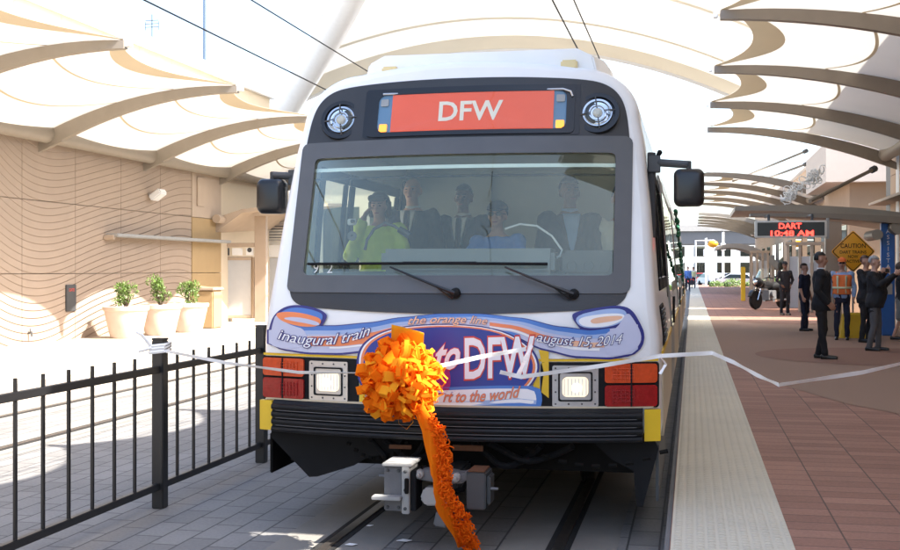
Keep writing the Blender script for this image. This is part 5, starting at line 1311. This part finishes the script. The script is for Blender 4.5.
p = ground(691, 285.5, PZ); person('tiny distant person in a yellow vest near the parked cars', Vector((.1, 96, PZ)), 0, 1.75, m_skin, c_white, c_navy, m_hairb, jacket=False, vest=c_refl, group=G1, vox=.02)
# people in the cab, seen through the windscreen
G2 = 'people riding in the train cab'
def cab(px, pyhead, Y, label, rz, H, **k):
    c = at(px, pyhead, Y); return person(label, Vector((c.x, Y, c.z - H)), rz, H, group=G2, vox=.009, **k)
cab(379, 194, 8.75, 'woman in a lime green jacket inside the cab, raising a hand to her face', R(-6), 1.52, skin=m_skin, top=c_lime, bottom=c_lime, hair=m_hairbr, long_hair=True, arms={-1: ((-.24, -.10, 1.19), (-.075, -.20, 1.50)), 1: ((.26, .0, 1.16), (.22, -.16, 1.0))}, head=(5, 5))
cab(412, 178, 9.75, 'balding man in a dark suit and tie standing behind the woman in lime green', R(-5), 1.74, skin=m_skin3, top=c_charc, bottom=c_charc, hair=m_hairg, bald=True, shirt=c_white, tie=c_tie)
cab(463, 186, 9.9, 'man in a dark suit and striped tie standing in the middle of the cab', R(-5), 1.70, skin=m_skin2, top=c_charc, bottom=c_charc, hair=m_hairb, shirt=c_white, tie=c_tie)
cab(497, 203, 8.85, 'train operator in a blue shirt, cap and glasses at the controls', R(-5), 1.56, skin=m_skin, top=c_royal, bottom=c_navy, hair=m_hairb, jacket=False, glasses=True, cap=c_navy, tie=c_tie, shirt=None, arms={-1: ((-.30, -.10, 1.15), (-.30, -.33, 1.10)), 1: ((.28, -.1, 1.12), (.2, -.3, 1.05))})
cab(570, 178, 9.2, 'tall man in a dark jacket over a pale blue shirt inside the cab', R(12), 1.76, skin=m_skin2, top=c_charc, bottom=c_charc, hair=m_hairb, shirt=c_blue, head=(10, 0))
cab(622, 186, 9.3, 'person in a cream shirt at the right edge of the windscreen', R(10), 1.66, skin=m_skin, top=c_cream, bottom=c_navy, hair=m_hairb, jacket=False)

# ------------------------------------------------------------------ police motorcycle
p = ground(769, 309, PZ)
mo = empty('motorcycle', p, 'black police motorcycle parked beside the officer', 'motorcycle', None, R(-38)); mo.scale = (1.12, 1.12, 1.12)
def W(b, *a, **k): return b.build(*a, parent=mo if 'parent' not in k else k.pop('parent'), world=False, **k)
def wheel(y):
    b = MB(); rt = Matrix.Rotation(R(90), 3, 'Y'); b.lathe([(.24, -.05), (.30, -.06), (.325, 0), (.30, .06), (.24, .05)], (0, y, .325), 28, rot=rt); t = b.build('wheel', m_black, mo, world=False)
    b = MB(); b.lathe([(.235, -.03), (.235, .03), (.20, .03), (.20, -.03)], (0, y, .325), 24, rot=rt)
    for a in range(6): b.tube([(0, y, .325), (0, y + .22 * math.cos(a * PI / 3), .325 + .22 * math.sin(a * PI / 3))], .014, 5)
    b.build('rim', m_chrome, t, world=False)
wheel(-.78); wheel(.78)
b = MB(); b.tube([(-.09, -.78, .325), (-.09, -.5, .95)], .028, 8); b.tube([(.09, -.78, .325), (.09, -.5, .95)], .028, 8); b.build('front_fork', m_chrome, mo, world=False)
b = MB(); b.capsule((0, -.42, .86), (0, .08, .82), .16, .13, 14); b.build('fuel_tank', m_blackp, mo, world=False)
b = MB(); b.capsule((0, .12, .78), (0, .62, .82), .15, .17, 12); b.build('saddle', m_black, mo, world=False)
b = MB(); b.cbox((0, 0, .48), (.30, .46, .34)); b.lathe([(.12, -.24), (.12, .24)], (0, -.04, .52), 14, rot=Matrix.Rotation(R(90), 3, 'Y')); b.build('engine', m_grey, mo, world=False, bevel=.02)
for s in (-1, 1):
    b = MB(); b.cbox((s * .30, .72, .68), (.20, .50, .36)); b.build('pannier', m_blackp, mo, world=False, bevel=.05)
    b = MB(); b.tube([(s * .2, 0, .3), (s * .24, .5, .32), (s * .25, 1.0, .36)], .05, 10); b.build('exhaust', m_chrome, mo, world=False)
    b = MB(); b.tube([(0, -.5, 1.02), (s * .28, -.46, 1.10), (s * .40, -.30, 1.06)], .018, 8); b.build('handlebar', m_black, mo, world=False)
b = MB(); b.grid(lambda u, v: Vector(((2 * u - 1) * .26 * (1 - .3 * v), -.62 + .22 * v + .12 * (2 * u - 1) ** 2, .98 + .42 * v)), 8, 5); b.build('windshield', m_lens, mo, world=False, solid=.006)
b = MB(); b.ell((0, -.66, .92), (.20, .16, .17)); b.build('fairing', m_blackp, mo, world=False)
b = MB(); b.ell((0, -.78, .93), (.09, .07, .09)); b.build('headlight', m_chrome, mo, world=False)
b = MB(); b.grid(lambda u, v: Vector(((2 * u - 1) * .08, -.78 + .37 * math.cos(.3 + v * 2.2) * -1, .325 + .37 * math.sin(.3 + v * 2.2))), 3, 10); b.build('mudguard', m_blackp, mo, world=False, solid=.01)

# ------------------------------------------------------------------ far end: overpass, building, parked cars, poles, trees
ov = empty('overpass', (0, 150, 0), 'dark road overpass crossing beyond the far end of the platform', 'bridge')
MB().box(-60, 150, 5.1, 60, 161, 6.7).build('deck', M('overpass_concrete', (.16, .16, .165), .9, var=.15, scale=.5), ov, smooth=False)
MB().box(-60, 149.7, 6.702, 60, 150, 7.5).build('parapet', m_conc, ov, smooth=False)
for x in (-30, -14, 16, 34): MB().box(x - .7, 152, 0, x + .7, 159, 5.1).build('pier', m_conc, ov, smooth=False)
fb = empty('far_building', (6, 230, 0), 'pale many-windowed garage block glimpsed beyond the overpass', 'building')
MB().box(-50, 230, 0, 60, 250, 11).build('wall', m_white2, fb, smooth=False)
for r in range(3):
    for i in range(24): MB().box(-48 + i * 4.4, 229.8, 1.2 + r * 3.2, -45.4 + i * 4.4, 229.99, 3.2 + r * 3.2).build('window', m_side, fb, smooth=False)
sheet('road', rect(-70, 119, 70, 148), -.02, m_road)
def car(x, y, rz, mb_, label):
    c = empty('parked_car', (x, y, -.02), label, 'car', 'cars parked beyond the platform', rz)
    b = MB(); prof = [(-2.2, .35), (-2.25, .7), (-1.4, .92), (-.75, 1.42), (.9, 1.45), (1.75, .98), (2.2, .92), (2.25, .4)]
    b.loft([[Vector((s * (.86 if z < 1 else .68), yy, z)) for yy, z in prof] for s in (-1, 1)]); b.build('body', mb_, c, world=False, bevel=.06)
    b = MB(); b.add([(-.70, -1.28, .98), (.70, -1.28, .98), (.62, -.82, 1.36), (-.62, -.82, 1.36)], [(0, 1, 2, 3)]); b.add([(-.70, 1.68, 1.04), (.70, 1.68, 1.04), (.62, 1.0, 1.38), (-.62, 1.0, 1.38)], [(0, 1, 2, 3)])
    for s in (-1, 1): b.add([(s * .86, -1.1, 1.0), (s * .86, 1.5, 1.0), (s * .74, .9, 1.36), (s * .74, -.7, 1.36)], [(0, 1, 2, 3)])
    b.build('window', m_side, c, world=False, solid=.02, smooth=False)
    for s in (-1, 1):
        for yy in (-1.4, 1.4): MB().lathe([(.20, -.1), (.33, -.1), (.33, .1), (.20, .1)], (s * .78, yy, .33), 18, rot=Matrix.Rotation(R(90), 3, 'Y')).build('wheel', m_black, c, world=False)
        MB().ell((s * .6, -2.22, .68), (.16, .05, .08)).build('headlight', m_chrome, c, world=False)
k_white = M('white_car_paint', (.75, .75, .75), .2, coat=.5, var=.02); k_dark = M('dark_car_paint', (.02, .022, .03), .2, coat=.5, var=.02); k_sil = M('silver_car_paint', (.42, .43, .45), .25, .5, var=.02); k_red = M('red_car_paint', (.35, .02, .02), .2, coat=.5, var=.02)
for px, Y, rz, mm, lb_ in ((737, 122, 85, k_dark, 'dark car parked sideways at the far end of the platform'), (742, 110, 70, k_white, 'white car just right of the far poles, nearest of the parked cars'), (722, 128, 80, k_sil, 'silver car between the far white poles'), (704, 132, 95, k_red, 'red car glimpsed beside the far end of the train'), (760, 136, 90, k_dark, 'dark car half hidden by the far windbreak'), (712, 124, 20, k_white, 'white car facing the platform behind the white poles')):
    car(at(px, 270, Y).x, Y, R(rz), mm, lb_)
for px, Y, zt, lb_ in ((706, 112, 238, 'white pole left of the far crossing'), (714, 116, 240, 'white pole in the middle of the far crossing'), (723, 112, 232, 'tallest white pole at the right of the far crossing')):
    q = at(px, zt, Y); e = empty('signal_pole', (q.x, Y, 0), lb_, 'pole', 'white poles at the far crossing')
    MB().tube([(q.x, Y, 0), (q.x, Y, q.z)], .11, 8).build('shaft', m_white2, e); MB().cbox((q.x, Y - .1, q.z - 1.4), (.5, .25, .7)).build('signal_head', m_white2, e, bevel=.05)
q = at(713, 244, 104); e = empty('crossing_lamp', (q.x, 104, 0), 'small orange lamp on an arm hanging before the overpass', 'lamp')
MB().tube([(q.x - 1.5, 104, 0), (q.x - 1.5, 104, q.z + .3), (q.x + .1, 104, q.z + .3)], .08, 8).build('arm', m_white2, e); MB().ell((q.x, 104, q.z), (.45, .3, .32)).build('lamp_shade', m_ora, e)
for px, Y, h, lb_ in ((716, 107, .6, 'low round green bush at the end of the brick platform'), (733, 106, .8, 'taller green bush in front of the parked cars'), (752, 108, .6, 'green bush by the yellow marker post')):
    q = at(px, 270, Y); e = empty('bush', (q.x, Y, 0), lb_, 'bush', 'bushes at the far end'); rn = random.Random(px); b = MB()
    for i in range(700):
        d = Vector((rn.gauss(0, 1), rn.gauss(0, 1), rn.gauss(0, 1))).normalized(); pp = Vector((q.x, Y, h * .6)) + Vector((d.x * h, d.y * h * .8, d.z * h * .6)) * rn.uniform(.6, 1.1); s = .16
        u = Vector((rn.uniform(-1, 1), rn.uniform(-1, 1), rn.uniform(-.3, 1))).normalized(); v = u.orthogonal().normalized(); b.add([pp, pp + u * s * .5 + v * s * .3, pp + u * s, pp + u * s * .5 - v * s * .3], [(0, 1, 2, 3)])
    b.build('foliage', m_leaf, e, smooth=False); MB().tube([(q.x, Y, 0), (q.x, Y, h)], .06, 6).build('stem', m_stem, e)
